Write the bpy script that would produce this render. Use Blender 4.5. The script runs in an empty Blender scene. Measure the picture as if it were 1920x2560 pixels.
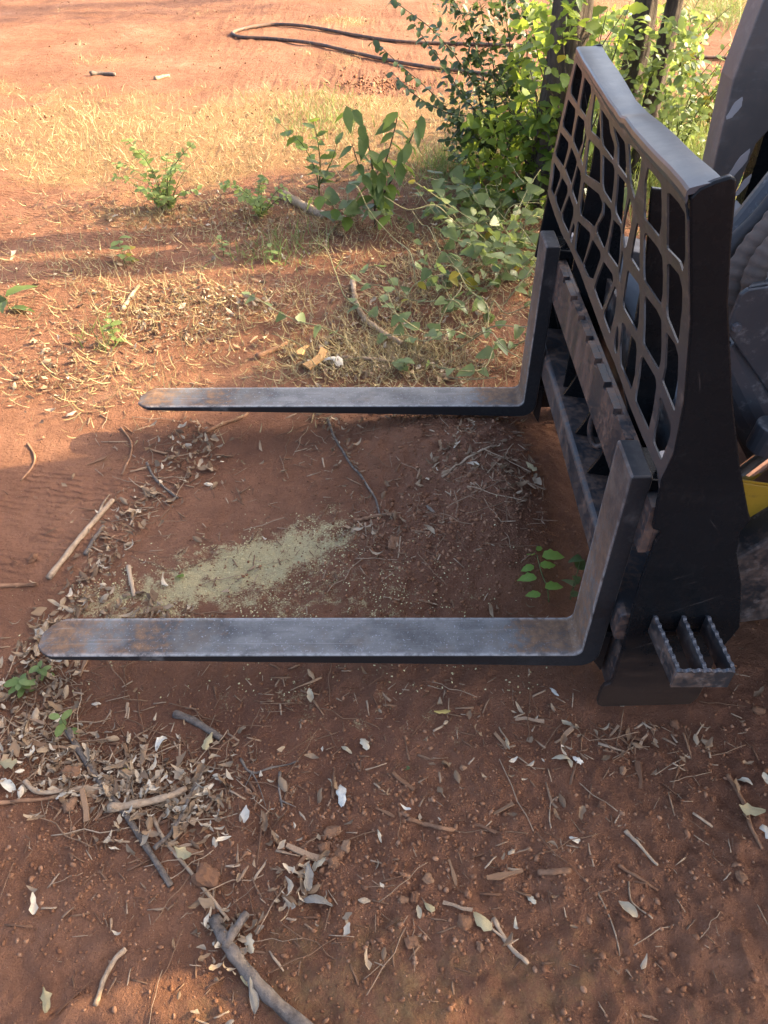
import bpy, bmesh, math, random
import numpy as np
from mathutils import Vector, Matrix
R = math.radians
random.seed(7); rng = np.random.default_rng(11)
S = bpy.context.scene
COL = S.collection

# ------------------------------------------------------------------ camera, sky, sun, exposure
CAM_H, PITCH, FPX, PW, PH = 1.52, R(42.5), 1923.0, 1920, 2560
cam = bpy.data.cameras.new('camera'); cam_o = bpy.data.objects.new('camera', cam); COL.objects.link(cam_o)
cam_o.location = (0, 0, CAM_H); cam_o.rotation_euler = (R(90) - PITCH, 0, 0)
cam.sensor_fit = 'VERTICAL'; cam.sensor_height = 24; cam.lens = 24 * FPX / PH
cam.clip_start = 0.02; cam.clip_end = 800
S.camera = cam_o
SUN_EL, SUN_AZ = R(28.0), R(13.5)            # azimuth measured from +X towards +Y
sun_dir = Vector((math.cos(SUN_EL) * math.cos(SUN_AZ), math.cos(SUN_EL) * math.sin(SUN_AZ), math.sin(SUN_EL)))
W = bpy.data.worlds.new('World'); S.world = W; W.use_nodes = True
wn = W.node_tree; bg = wn.nodes['Background']
sky = wn.nodes.new('ShaderNodeTexSky'); sky.sky_type = 'NISHITA'; sky.sun_disc = False
sky.sun_elevation = SUN_EL; sky.sun_rotation = R(90) - SUN_AZ
sky.air_density = 0.6; sky.dust_density = 5.5; sky.ozone_density = 0.35
wn.links.new(sky.outputs[0], bg.inputs[0]); bg.inputs[1].default_value = 0.15
sl = bpy.data.lights.new('sun', 'SUN'); sl.energy = 3.0; sl.angle = R(0.55); sl.color = (1.0, 0.77, 0.46)
so = bpy.data.objects.new('sun', sl); COL.objects.link(so)
so.rotation_euler = sun_dir.to_track_quat('Z', 'Y').to_euler()
S.view_settings.view_transform = 'Standard'; S.view_settings.look = 'None'
S.view_settings.gamma = 1.0; S.view_settings.exposure = 2.55; S.view_settings.use_curve_mapping = False
S.cycles.max_bounces = 8; S.cycles.transparent_max_bounces = 8
import time; _T0 = time.time()

# ------------------------------------------------------------------ picture pixel -> point in the place
def ray(px, py):
    cp, sp = math.cos(PITCH), math.sin(PITCH)
    a, b = (px - PW / 2) / FPX, (py - PH / 2) / FPX
    return Vector((a, cp - b * sp, -sp - b * cp))
def atY(px, py, Y):
    d = ray(px, py); t = Y / d.y
    return Vector((d.x * t, Y, CAM_H + d.z * t))
def atX(px, py, X):
    d = ray(px, py); t = X / d.x
    return Vector((X, d.y * t, CAM_H + d.z * t))
def atZ(px, py, z=0.0):
    d = ray(px, py); t = (z - CAM_H) / d.z
    return Vector((d.x * t, d.y * t, z))

# ------------------------------------------------------------------ noise
_perm = rng.permutation(512); _perm = np.concatenate([_perm, _perm, _perm])
_gr = rng.normal(size=(512, 2)); _gr /= np.linalg.norm(_gr, axis=1)[:, None]
def perlin(x, y):
    xi = np.floor(x).astype(int); yi = np.floor(y).astype(int); xf = x - xi; yf = y - yi
    u = xf * xf * xf * (xf * (xf * 6 - 15) + 10); v = yf * yf * yf * (yf * (yf * 6 - 15) + 10)
    def g(ix, iy, fx, fy):
        h = _perm[(_perm[ix & 511] + iy) & 511]
        return _gr[h, 0] * fx + _gr[h, 1] * fy
    a = g(xi, yi, xf, yf); b = g(xi + 1, yi, xf - 1, yf); c = g(xi, yi + 1, xf, yf - 1); d = g(xi + 1, yi + 1, xf - 1, yf - 1)
    return (a + u * (b - a)) * (1 - v) + (c + u * (d - c)) * v
def fbm(x, y, f, o=4, gain=.5):
    s = np.zeros_like(x); a = 1.0
    for i in range(o):
        s += a * perlin(x * f + 17.3 * i, y * f + 9.1 * i); f *= 2.0; a *= gain
    return s
def gauss(x, y, cx, cy, sx, sy): return np.exp(-((x - cx) / sx) ** 2 - ((y - cy) / sy) ** 2)
def sstep(a, b, v):
    t = np.clip((v - a) / (b - a), 0, 1); return t * t * (3 - 2 * t)

def rough_mask(x, y):                           # loose cloddy soil against smooth trodden soil
    m = 0.45 + 0.75 * fbm(x + 3, y, 1.1, 3)
    m += 0.5 * sstep(1.15, 0.6, y) + .6 * gauss(x, y, .2, 1.6, .3, .4) + .8 * gauss(x, y, 0.1, 6.4, .7, .25)
    m -= 0.7 * gauss(x, y, -1.3, 2.2, .6, .9)
    return np.clip(m, 0.12, 1.3)
def height(x, y):
    x = np.asarray(x, float); y = np.asarray(y, float)
    near = np.exp(-(np.maximum(np.hypot(x, y - 2.5) - 9, 0) / 6) ** 2)
    h = 0.035 * fbm(x, y, .55, 2) + 0.016 * fbm(x + 5, y, 2.1, 2)
    r = rough_mask(x, y)
    h = h + r * (0.011 * fbm(x, y + 4, 6.5, 2) + 0.014 * fbm(x + 2, y, 19., 3, .62)) * near
    h = h + 0.016 * r * np.maximum(fbm(x + 8, y + 8, 30., 1) - .18, 0) * near
    # spoil pushed up against the forks and the carriage
    h = h + .060 * gauss(x, y, .14, 1.97, .30, .16) + .125 * gauss(x, y, .33, 1.62, .17, .36) + .035 * gauss(x, y, .08, 1.50, .20, .22)
    h = h + .05 * gauss(x, y, .55, 3.1, .5, .45) - .02 * gauss(x, y, -.3, 1.5, .3, .2)
    h = h - .03 * gauss(x, y, .6, .95, .25, .25) * 0.6
    return h - .012
def hz(x, y): return float(height(np.array([x]), np.array([y]))[0])
def ground_at(px, py):
    z = 0.0
    for _ in range(4):
        p = atZ(px, py, z); z = hz(p.x, p.y)
    return Vector((p.x, p.y, z))

# ------------------------------------------------------------------ node helpers
def new_mat(name):
    m = bpy.data.materials.new(name); m.use_nodes = True
    nt = m.node_tree; return m, nt, nt.nodes['Principled BSDF']
def nd(nt, kind, **kw):
    n = nt.nodes.new('ShaderNode' + kind)
    for k, v in kw.items():
        if k.startswith('i_'):
            key = k[2:]; key = int(key) if key.isdigit() else key.replace('_', ' ')
            s = n.inputs[key]
            if hasattr(v, 'is_output') or isinstance(v, bpy.types.NodeSocket): nt.links.new(v, s)
            else: s.default_value = v
        else: setattr(n, k, v)
    return n
def noise(nt, vec, scale, detail=4, rough=.55, dist=0):
    return nd(nt, 'TexNoise', i_Vector=vec, i_Scale=scale, i_Detail=detail, i_Roughness=rough, i_Distortion=dist).outputs['Fac']
def ramp(nt, fac, stops):
    n = nd(nt, 'ValToRGB', i_Fac=fac); e = n.color_ramp.elements
    while len(e) > 1: e.remove(e[-1])
    e[0].position = stops[0][0]; e[0].color = (*stops[0][1], 1)
    for p, c in stops[1:]:
        q = e.new(p); q.color = (*c, 1)
    return n.outputs[0]
def mix(nt, fac, a, b):
    n = nd(nt, 'Mix', data_type='RGBA')
    for s, v in ((n.inputs[0], fac), (n.inputs[6], a), (n.inputs[7], b)):
        if isinstance(v, bpy.types.NodeSocket): nt.links.new(v, s)
        else: s.default_value = v if not isinstance(v, tuple) else (*v, 1)
    return n.outputs[2]
def mth(nt, op, a, b=0.0, clamp=False):
    n = nd(nt, 'Math', operation=op, use_clamp=clamp)
    for i, v in enumerate((a, b)):
        if isinstance(v, bpy.types.NodeSocket): nt.links.new(v, n.inputs[i])
        else: n.inputs[i].default_value = v
    return n.outputs[0]
def mapr(nt, v, a, b, c=0.0, d=1.0):
    return nd(nt, 'MapRange', i_0=v, i_1=a, i_2=b, i_3=c, i_4=d).outputs[0]
def bump(nt, bsdf, hgt, strength, dist):
    b = nd(nt, 'Bump', i_Height=hgt, i_Strength=strength, i_Distance=dist); nt.links.new(b.outputs[0], bsdf.inputs['Normal']); return b
def geo_pos(nt): return nd(nt, 'NewGeometry').outputs['Position']
def objc(nt): return nd(nt, 'TexCoord').outputs['Object']
def setb(nt, bsdf, **kw):
    for k, v in kw.items():
        s = bsdf.inputs[k.replace('_', ' ')]
        if isinstance(v, bpy.types.NodeSocket): nt.links.new(v, s)
        else: s.default_value = (*v, 1) if isinstance(v, tuple) and len(v) == 3 else v

# ------------------------------------------------------------------ materials
def mat_ground():
    m, nt, b = new_mat('red_soil'); P = geo_pos(nt)
    at = nd(nt, 'Attribute', attribute_name='cover').outputs['Color']
    sep = nd(nt, 'SeparateColor', i_Color=at)
    straw, saw, dark = sep.outputs[0], sep.outputs[1], sep.outputs[2]
    big = noise(nt, P, 1.6, 5, .6); mid = noise(nt, P, 14, 6, .65); fine = noise(nt, P, 160, 4, .7); grit = noise(nt, P, 420, 2, .6)
    c = ramp(nt, big, [(.30, (.175, .080, .044)), (.48, (.255, .120, .068)), (.62, (.300, .148, .086)), (.74, (.390, .220, .140))])
    c = mix(nt, mth(nt, 'MULTIPLY', mapr(nt, mid, .38, .68), .62), c, (.165, .075, .042))
    c = mix(nt, mth(nt, 'MULTIPLY', mapr(nt, fine, .52, .75), .55), c, (.130, .062, .036))
    c = mix(nt, mth(nt, 'MULTIPLY', mapr(nt, grit, .60, .75), .5), c, (.44, .25, .16))
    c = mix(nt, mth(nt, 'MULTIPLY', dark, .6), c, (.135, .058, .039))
    # white flecks of grit and crumbled leaf
    v = nd(nt, 'TexVoronoi', i_Vector=P, i_Scale=190).outputs['Distance']
    w = mth(nt, 'MULTIPLY', mapr(nt, v, .16, .10), mapr(nt, noise(nt, P, 33, 2), .52, .66))
    c = mix(nt, mth(nt, 'MULTIPLY', w, .7), c, (.55, .45, .33))
    # thatch between the straw
    th = mapr(nt, mth(nt, 'ADD', straw, mth(nt, 'MULTIPLY', mth(nt, 'SUBTRACT', noise(nt, P, 26, 5, .7), .5), 1.3)), .35, .8)
    c = mix(nt, mth(nt, 'MULTIPLY', th, .6), c, ramp(nt, noise(nt, P, 90, 3, .7), [(.3, (.20, .11, .045)), (.7, (.36, .25, .11))]))
    # spilt sawdust
    sn = mth(nt, 'ADD', saw, mth(nt, 'MULTIPLY', mth(nt, 'SUBTRACT', noise(nt, P, 17, 6, .75), .5), 2.6))
    sn = mth(nt, 'ADD', sn, mth(nt, 'MULTIPLY', mth(nt, 'SUBTRACT', noise(nt, P, 230, 2, .6), .5), 1.2))
    sm = mth(nt, 'MULTIPLY', mapr(nt, sn, .44, .86), mapr(nt, saw, .04, .15))
    c = mix(nt, mth(nt, 'MULTIPLY', sm, .85), c, ramp(nt, noise(nt, P, 300, 2), [(.3, (.48, .40, .20)), (.7, (.70, .60, .34))]))
    setb(nt, b, Base_Color=c, Roughness=.95, Specular_IOR_Level=.15)
    # tread bars pressed by tyres along the lane on the left
    sx = nd(nt, 'SeparateXYZ', i_0=P)
    def lane(x0, x1, y0, y1):
        return mth(nt, 'MULTIPLY', mth(nt, 'MULTIPLY', mapr(nt, sx.outputs[0], x1, x1 - .06), mapr(nt, sx.outputs[0], x0, x0 + .06)),
                   mth(nt, 'MULTIPLY', mapr(nt, sx.outputs[1], y0, y0 + .08), mapr(nt, sx.outputs[1], y1, y1 - .1)))
    wp = nd(nt, 'Mapping', i_Vector=P, i_Rotation=(0, 0, R(8)))
    wave = nd(nt, 'TexWave', wave_type='BANDS', bands_direction='Y', i_Vector=wp.outputs[0], i_Scale=13, i_Distortion=4.5, i_Detail=3, i_Detail_Scale=1.6).outputs['Fac']
    tr = mth(nt, 'ADD', lane(-1.5, -.74, 1.35, 1.95), mth(nt, 'MULTIPLY', lane(-2.3, -1.2, 2.5, 4.3), .7))
    tr = mth(nt, 'MULTIPLY', mth(nt, 'MULTIPLY', wave, tr), mapr(nt, noise(nt, P, 7, 4), .44, .60))
    hh = mth(nt, 'ADD', mth(nt, 'MULTIPLY', noise(nt, P, 70, 6, .72), .55), mth(nt, 'MULTIPLY', noise(nt, P, 260, 4, .7), .35))
    hh = mth(nt, 'ADD', mth(nt, 'ADD', hh, mth(nt, 'MULTIPLY', tr, .5)), mth(nt, 'MULTIPLY', mid, .9))
    bump(nt, b, hh, 1.0, .028)
    return m

def mat_steel(name, base, rough=.4, metal=0.0, dust=.4, dustcol=(.20, .115, .07), wear=.3, wearcol=(.22, .23, .25), streak=(1, 1, 6), scale=9, spec=.5, up=0.0, scratch=0.0, mud=0.0):
    m, nt, b = new_mat(name); V = objc(nt)
    st = nd(nt, 'Mapping', i_Vector=V, i_Scale=streak).outputs[0]
    n1 = noise(nt, st, scale, 6, .68); n2 = noise(nt, V, scale * 5, 5, .7); n3 = noise(nt, V, 2.6, 4, .6)
    st2 = nd(nt, 'Mapping', i_Vector=V, i_Scale=(streak[2], streak[1], streak[0])).outputs[0]
    n4 = noise(nt, st2, 40, 3, .7)
    c = mix(nt, mapr(nt, n3, .35, .7), base, tuple(v * 1.5 for v in base))
    wf = mth(nt, 'MULTIPLY', mapr(nt, mth(nt, 'ADD', mth(nt, 'MULTIPLY', n1, .5), mth(nt, 'MULTIPLY', n4, .5)), .54, .68), wear, True)
    c = mix(nt, wf, c, wearcol)
    df = mth(nt, 'ADD', mth(nt, 'MULTIPLY', n1, .55), mth(nt, 'MULTIPLY', n2, .45))
    if up:
        nz = nd(nt, 'SeparateXYZ', i_0=nd(nt, 'NewGeometry').outputs['Normal']).outputs[2]
        df = mth(nt, 'ADD', df, mth(nt, 'MULTIPLY', nz, up * .15))
    d2 = mth(nt, 'MULTIPLY', mapr(nt, df, .62 - .28 * dust, .80 - .28 * dust), min(1, dust * 1.4), True)
    c = mix(nt, d2, c, dustcol)
    if mud:
        mz = mapr(nt, nd(nt, 'SeparateXYZ', i_0=V).outputs[2], .42, .02)
        d3 = mth(nt, 'MULTIPLY', mapr(nt, mth(nt, 'ADD', mth(nt, 'MULTIPLY', mz, .55), mth(nt, 'MULTIPLY', df, .75)), .62, .92), mud, True)
        c = mix(nt, d3, c, dustcol); d2 = mth(nt, 'MAXIMUM', d2, d3)
    if scratch:
        for an, sc_ in ((.5, 26), (-.9, 34), (1.9, 18)):
            mp = nd(nt, 'Mapping', i_Vector=nd(nt, 'Mapping', i_Vector=V, i_Rotation=(0, an, 0)).outputs[0], i_Scale=(1, 1, 34)).outputs[0]
            sf = mth(nt, 'MULTIPLY', mapr(nt, noise(nt, mp, sc_ * .16, 3, .6), .69, .72), mth(nt, 'MULTIPLY', mapr(nt, noise(nt, V, 3.7 + an, 2), .5, .62), scratch))
            c = mix(nt, sf, c, (.20, .17, .15))
    rr = mth(nt, 'ADD', mth(nt, 'MULTIPLY', d2, .45), mth(nt, 'ADD', mth(nt, 'MULTIPLY', n2, .18), rough - .09), True)
    setb(nt, b, Base_Color=c, Roughness=rr, Metallic=mth(nt, 'MULTIPLY', mth(nt, 'SUBTRACT', 1.0, d2), metal), Specular_IOR_Level=spec)
    bump(nt, b, mth(nt, 'ADD', n2, n1), .22, .0015)
    return m

def mat_fork():
    m, nt, b = new_mat('worn_fork_steel'); V = objc(nt)
    sx = nd(nt, 'SeparateXYZ', i_0=V)
    st = nd(nt, 'Mapping', i_Vector=V, i_Scale=(1.0, 2.2, 2.2)).outputs[0]
    n1 = noise(nt, st, 7, 6, .7); n2 = noise(nt, V, 55, 5, .7); n3 = noise(nt, V, 5, 5, .65); n4 = noise(nt, V, 230, 2, .6)
    c = mix(nt, mapr(nt, n1, .35, .68), (.100, .096, .090), (.185, .178, .166))
    c = mix(nt, mapr(nt, n3, .46, .62), c, (.052, .050, .048))
    c = mix(nt, mth(nt, 'MULTIPLY', mapr(nt, noise(nt, V, 13, 6, .72), .50, .66), .5), c, (.135, .098, .066))
    c = mix(nt, mth(nt, 'MULTIPLY', mapr(nt, n4, .62, .72), .6), c, (.36, .38, .42))
    ends = mth(nt, 'MAXIMUM', mapr(nt, sx.outputs[0], .18, .40), mth(nt, 'MULTIPLY', mapr(nt, sx.outputs[0], -.42, -.68), .7))
    low = mapr(nt, sx.outputs[2], .116, .09)
    rf = mth(nt, 'ADD', mth(nt, 'MULTIPLY', n3, .6), mth(nt, 'MULTIPLY', n2, .5))
    rust = mapr(nt, mth(nt, 'ADD', rf, mth(nt, 'MULTIPLY', mth(nt, 'MAXIMUM', ends, mth(nt, 'MULTIPLY', low, .6)), .22)), .63, .78)
    rust = mth(nt, 'MULTIPLY', rust, .75)
    c = mix(nt, rust, c, ramp(nt, n2, [(.35, (.10, .055, .03)), (.65, (.24, .125, .055))]))
    gm = nd(nt, 'Mapping', i_Vector=V, i_Scale=(.6, 30, 30)).outputs[0]
    c = mix(nt, mth(nt, 'MULTIPLY', mapr(nt, noise(nt, gm, 6, 4, .7), .58, .68), .28), c, (.30, .295, .28))
    c = mix(nt, mth(nt, 'MULTIPLY', mapr(nt, noise(nt, gm, 9, 3, .7), .62, .70), .35), c, (.055, .05, .047))
    ed = mth(nt, 'MULTIPLY', mapr(nt, mth(nt, 'ABSOLUTE', sx.outputs[1]), .044, .0535), mapr(nt, n2, .38, .58))
    c = mix(nt, mth(nt, 'MULTIPLY', ed, .7), c, (.38, .375, .36))
    # black paint left on the upright
    up = mapr(nt, sx.outputs[2], .30, .62)
    c = mix(nt, mth(nt, 'MULTIPLY', up, .8), c, mix(nt, mapr(nt, n1, .42, .68), (.020, .021, .024), (.12, .10, .082)))
    nz = nd(nt, 'SeparateXYZ', i_0=nd(nt, 'NewGeometry').outputs['Normal']).outputs[2]
    c = mix(nt, mth(nt, 'MULTIPLY', mapr(nt, nz, .7, .95), mth(nt, 'MULTIPLY', mapr(nt, sx.outputs[2], .5, .6), .9)), c, (.014, .016, .019))
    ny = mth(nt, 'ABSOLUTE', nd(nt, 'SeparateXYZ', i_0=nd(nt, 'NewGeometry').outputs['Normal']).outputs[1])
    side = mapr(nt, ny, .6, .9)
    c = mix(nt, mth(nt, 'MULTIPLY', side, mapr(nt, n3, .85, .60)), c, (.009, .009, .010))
    setb(nt, b, Base_Color=c, Metallic=mth(nt, 'MULTIPLY', mth(nt, 'SUBTRACT', 1.0, rust), mth(nt, 'MULTIPLY', mth(nt, 'SUBTRACT', 1.0, mth(nt, 'MAXIMUM', up, side)), .16)),
         Roughness=mth(nt, 'ADD', mth(nt, 'MULTIPLY', n2, .2), mth(nt, 'ADD', mth(nt, 'MULTIPLY', rust, .35), .40)))
    bump(nt, b, mth(nt, 'ADD', n2, mth(nt, 'MULTIPLY', n1, .8)), .25, .0015)
    return m

def mat_leaf(name, c1, c2, back=None, trans=.45, rough=.45, attr=False):
    m, nt, b = new_mat(name)
    if attr: rnd = nd(nt, 'SeparateColor', i_Color=nd(nt, 'Attribute', attribute_name='tint').outputs['Color']).outputs[0]
    else: rnd = nd(nt, 'ObjectInfo').outputs['Random']
    V = objc(nt)
    c = ramp(nt, rnd, [(0.0, c1), (1.0, c2)])
    n = noise(nt, V, 3.0 if not attr else 40, 3)
    c = mix(nt, mth(nt, 'MULTIPLY', mapr(nt, n, .5, .75), .35), c, tuple(min(1, v * 1.6) for v in c2))
    setb(nt, b, Base_Color=c, Roughness=rough, Specular_IOR_Level=.35)
    tr = nd(nt, 'BsdfTranslucent', i_Color=mix(nt, .5, c, back or tuple(min(1, v * 2.2) for v in c2)))
    ms = nd(nt, 'MixShader', i_0=trans); nt.links.new(b.outputs[0], ms.inputs[1]); nt.links.new(tr.outputs[0], ms.inputs[2])
    nt.links.new(ms.outputs[0], nt.nodes['Material Output'].inputs[0])
    return m
def mat_tint(name, stops, rough=.85, attr=True, nscale=60, bmp=.4, trans=0.0):
    m, nt, b = new_mat(name); V = objc(nt)
    rnd = (nd(nt, 'SeparateColor', i_Color=nd(nt, 'Attribute', attribute_name='tint').outputs['Color']).outputs[0] if attr
           else nd(nt, 'ObjectInfo').outputs['Random'])
    c = ramp(nt, rnd, stops); n = noise(nt, V, nscale, 4, .65)
    c = mix(nt, mth(nt, 'MULTIPLY', mapr(nt, n, .45, .7), .45), c, tuple(v * .45 for v in stops[len(stops) // 2][1]))
    setb(nt, b, Base_Color=c, Roughness=rough, Specular_IOR_Level=.25)
    bump(nt, b, n, bmp, .003)
    if trans:
        tr = nd(nt, 'BsdfTranslucent', i_Color=c); ms = nd(nt, 'MixShader', i_0=trans)
        nt.links.new(b.outputs[0], ms.inputs[1]); nt.links.new(tr.outputs[0], ms.inputs[2])
        nt.links.new(ms.outputs[0], nt.nodes['Material Output'].inputs[0])
    return m
def mat_bark(name, c1, c2, stretch=(1, 1, .18), scale=30, bmp=.9, dist=.012):
    m, nt, b = new_mat(name); V = nd(nt, 'Mapping', i_Vector=objc(nt), i_Scale=stretch).outputs[0]
    n = noise(nt, V, scale, 6, .7); n2 = noise(nt, objc(nt), 6, 3)
    c = mix(nt, mapr(nt, n, .35, .65), c1, c2); c = mix(nt, mth(nt, 'MULTIPLY', mapr(nt, n2, .45, .7), .5), c, tuple(v * 1.5 for v in c2))
    setb(nt, b, Base_Color=c, Roughness=.9, Specular_IOR_Level=.2); bump(nt, b, n, bmp, dist); return m

BLK = 1
MT = dict(
    ground=mat_ground(), fork=mat_fork(),
    black=mat_steel('black_painted_steel', (.0055, .0065, .0075), .27, 0, .05, wear=.22, wearcol=(.045, .04, .037), scale=4, spec=.13, scratch=.35, mud=.30, dustcol=(.11, .065, .042)),
    guard=mat_steel('scuffed_guard_steel', (.030, .030, .031), .40, .1, .34, dustcol=(.19, .125, .08), wear=.5, wearcol=(.16, .15, .14), scale=6, up=0),
    bar=mat_steel('muddy_bar_steel', (.022, .023, .026), .45, .1, .62, dustcol=(.175, .098, .058), wear=.5, wearcol=(.15, .15, .155), streak=(1, 1, .25), scale=16),
    dirty=mat_steel('dusty_black_steel', (.018, .02, .022), .45, .0, .55, dustcol=(.17, .11, .075), wear=.6, wearcol=(.20, .20, .20), streak=(1, 1, 1), scale=10),
    rail=mat_steel('blue_black_rail_steel', (.040, .050, .062), .33, .2, .06, wear=.3, wearcol=(.18, .20, .23), scale=5, spec=.6),
    worn=mat_steel('worn_edge_steel', (.06, .063, .07), .5, .2, .35, wear=.5, wearcol=(.38, .40, .43), scale=20),
    arm=mat_steel('weathered_arm_steel', (.12, .108, .098), .5, .2, .5, dustcol=(.20, .15, .12), wear=.5, wearcol=(.30, .28, .26), streak=(1, 1, .3), scale=7),
    chip=mat_steel('bare_primer_patch', (.42, .39, .37), .6, 0, .2, wear=.3, wearcol=(.5, .5, .5), scale=20),
    grey=mat_steel('grey_cylinder_paint', (.032, .036, .041), .42, .0, .35, dustcol=(.12, .10, .085), wear=.6, wearcol=(.26, .26, .26), streak=(1, 1, 1), scale=26),
    yellow=mat_steel('yellow_paint', (.36, .215, .018), .45, 0, .3, dustcol=(.14, .08, .03), wear=.3, wearcol=(.05, .04, .03), scale=10),
    chrome=mat_steel('chrome_rod', (.62, .64, .66), .10, 1.0, .02, wear=.05, wearcol=(.3, .3, .3)),
    rubber=mat_steel('black_rubber', (.012, .012, .013), .6, 0, .35, dustcol=(.10, .075, .055), wear=.2, wearcol=(.06, .06, .06)),
    sleeve=mat_steel('dusty_hose_sleeve', (.075, .06, .05), .85, 0, .6, dustcol=(.16, .12, .095), wear=.2, wearcol=(.05, .05, .05), scale=18),
    pipe=mat_steel('black_poly_pipe', (.022, .020, .018), .5, 0, .75, dustcol=(.17, .095, .058), wear=.2, wearcol=(.06, .06, .06), streak=(1, 1, 1)),
    glass=mat_steel('dark_cab_glass', (.01, .012, .013), .08, 0, .05),
    bark=mat_bark('tree_bark', (.040, .031, .024), (.13, .105, .082), (1, 1, .10), 42, 1.0, .03),
    stick_grey=mat_bark('grey_stick_bark', (.065, .050, .040), (.18, .145, .115), (1, 1, 1), 70, .9, .005),
    stick_pale=mat_bark('pale_bare_wood', (.19, .125, .078), (.38, .28, .185), (1, 1, 1), 50, .6, .003),
    stick_brown=mat_bark('brown_wood', (.13, .065, .036), (.27, .15, .085), (1, 1, 1), 50, .6, .003),
    stem=mat_bark('green_stem', (.06, .07, .025), (.14, .16, .06), (1, 1, 1), 40, .2, .001),
    woody=mat_bark('shrub_stem', (.045, .036, .025), (.11, .085, .06), (1, 1, 1), 40, .3, .001),
    vine=mat_bark('vine_stem', (.13, .12, .06), (.27, .25, .13), (1, 1, 1), 40, .2, .001),
    privet=mat_leaf('small_dark_leaf', (.030, .055, .022), (.055, .085, .035), (.16, .22, .05), .28, .4),
    hack=mat_leaf('broad_bright_leaf', (.10, .17, .030), (.18, .26, .05), (.50, .60, .07), .5),
    brier=mat_leaf('vine_heart_leaf', (.075, .115, .04), (.16, .20, .08), (.34, .42, .10), .4, .36),
    locust=mat_leaf('small_oval_leaflet', (.14, .21, .06), (.24, .31, .11), (.46, .54, .13), .5),
    sapl=mat_leaf('sapling_leaf', (.06, .105, .03), (.12, .17, .05), (.32, .42, .07), .42),
    yleaf=mat_leaf('yellowing_leaf', (.22, .21, .030), (.34, .27, .03), (.55, .45, .05), .5),
    weedb=mat_leaf('bright_weed_leaf', (.17, .30, .05), (.26, .40, .08), (.5, .62, .1), .45),
    crown=mat_leaf('crown_leaf', (.05, .09, .025), (.10, .14, .045), (.25, .32, .06), .3, attr=True),
    weed=mat_leaf('weed_blade', (.10, .16, .04), (.20, .24, .075), (.3, .36, .1), .35, attr=True),
    straw=mat_tint('dry_straw', [(0, (.25, .175, .075)), (.5, (.42, .335, .165)), (1, (.56, .47, .27))], .7, bmp=0, trans=.25),
    dry=mat_tint('dry_leaf', [(0, (.13, .075, .043)), (.35, (.24, .155, .09)), (.7, (.40, .30, .195)), (1, (.62, .53, .40))], .75, nscale=45, trans=.12),
    dryobj=mat_tint('dry_leaf_pale', [(0, (.42, .34, .22)), (.5, (.56, .49, .36)), (1, (.72, .67, .56))], .75, attr=False, nscale=30, trans=.12),
    yellowleaf=mat_tint('yellow_dry_leaf', [(0, (.42, .33, .17)), (1, (.52, .42, .23))], .7, attr=False, nscale=30, trans=.12),
    greyleaf=mat_tint('grey_dead_leaf', [(0, (.20, .18, .15)), (1, (.30, .27, .22))], .8, attr=False, nscale=30, trans=.08),
    chipw=mat_tint('wood_chip', [(0, (.13, .065, .036)), (.5, (.22, .13, .075)), (1, (.40, .29, .19))], .9, nscale=60),
    barkobj=mat_tint('bark_piece', [(0, (.16, .08, .045)), (.6, (.25, .145, .08)), (1, (.36, .25, .16))], .9, attr=False, nscale=40),
    orange=mat_tint('orange_bark', [(0, (.40, .22, .09)), (1, (.50, .30, .13))], .9, attr=False, nscale=40),
    stone=mat_tint('soil_clod', [(0, (.15, .066, .034)), (.6, (.225, .105, .053)), (1, (.32, .18, .105))], .95, nscale=90),
    stoneobj=mat_tint('soil_clod_large', [(0, (.16, .078, .042)), (.6, (.21, .11, .06)), (1, (.28, .17, .10))], .95, attr=False, nscale=50),
)

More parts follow.
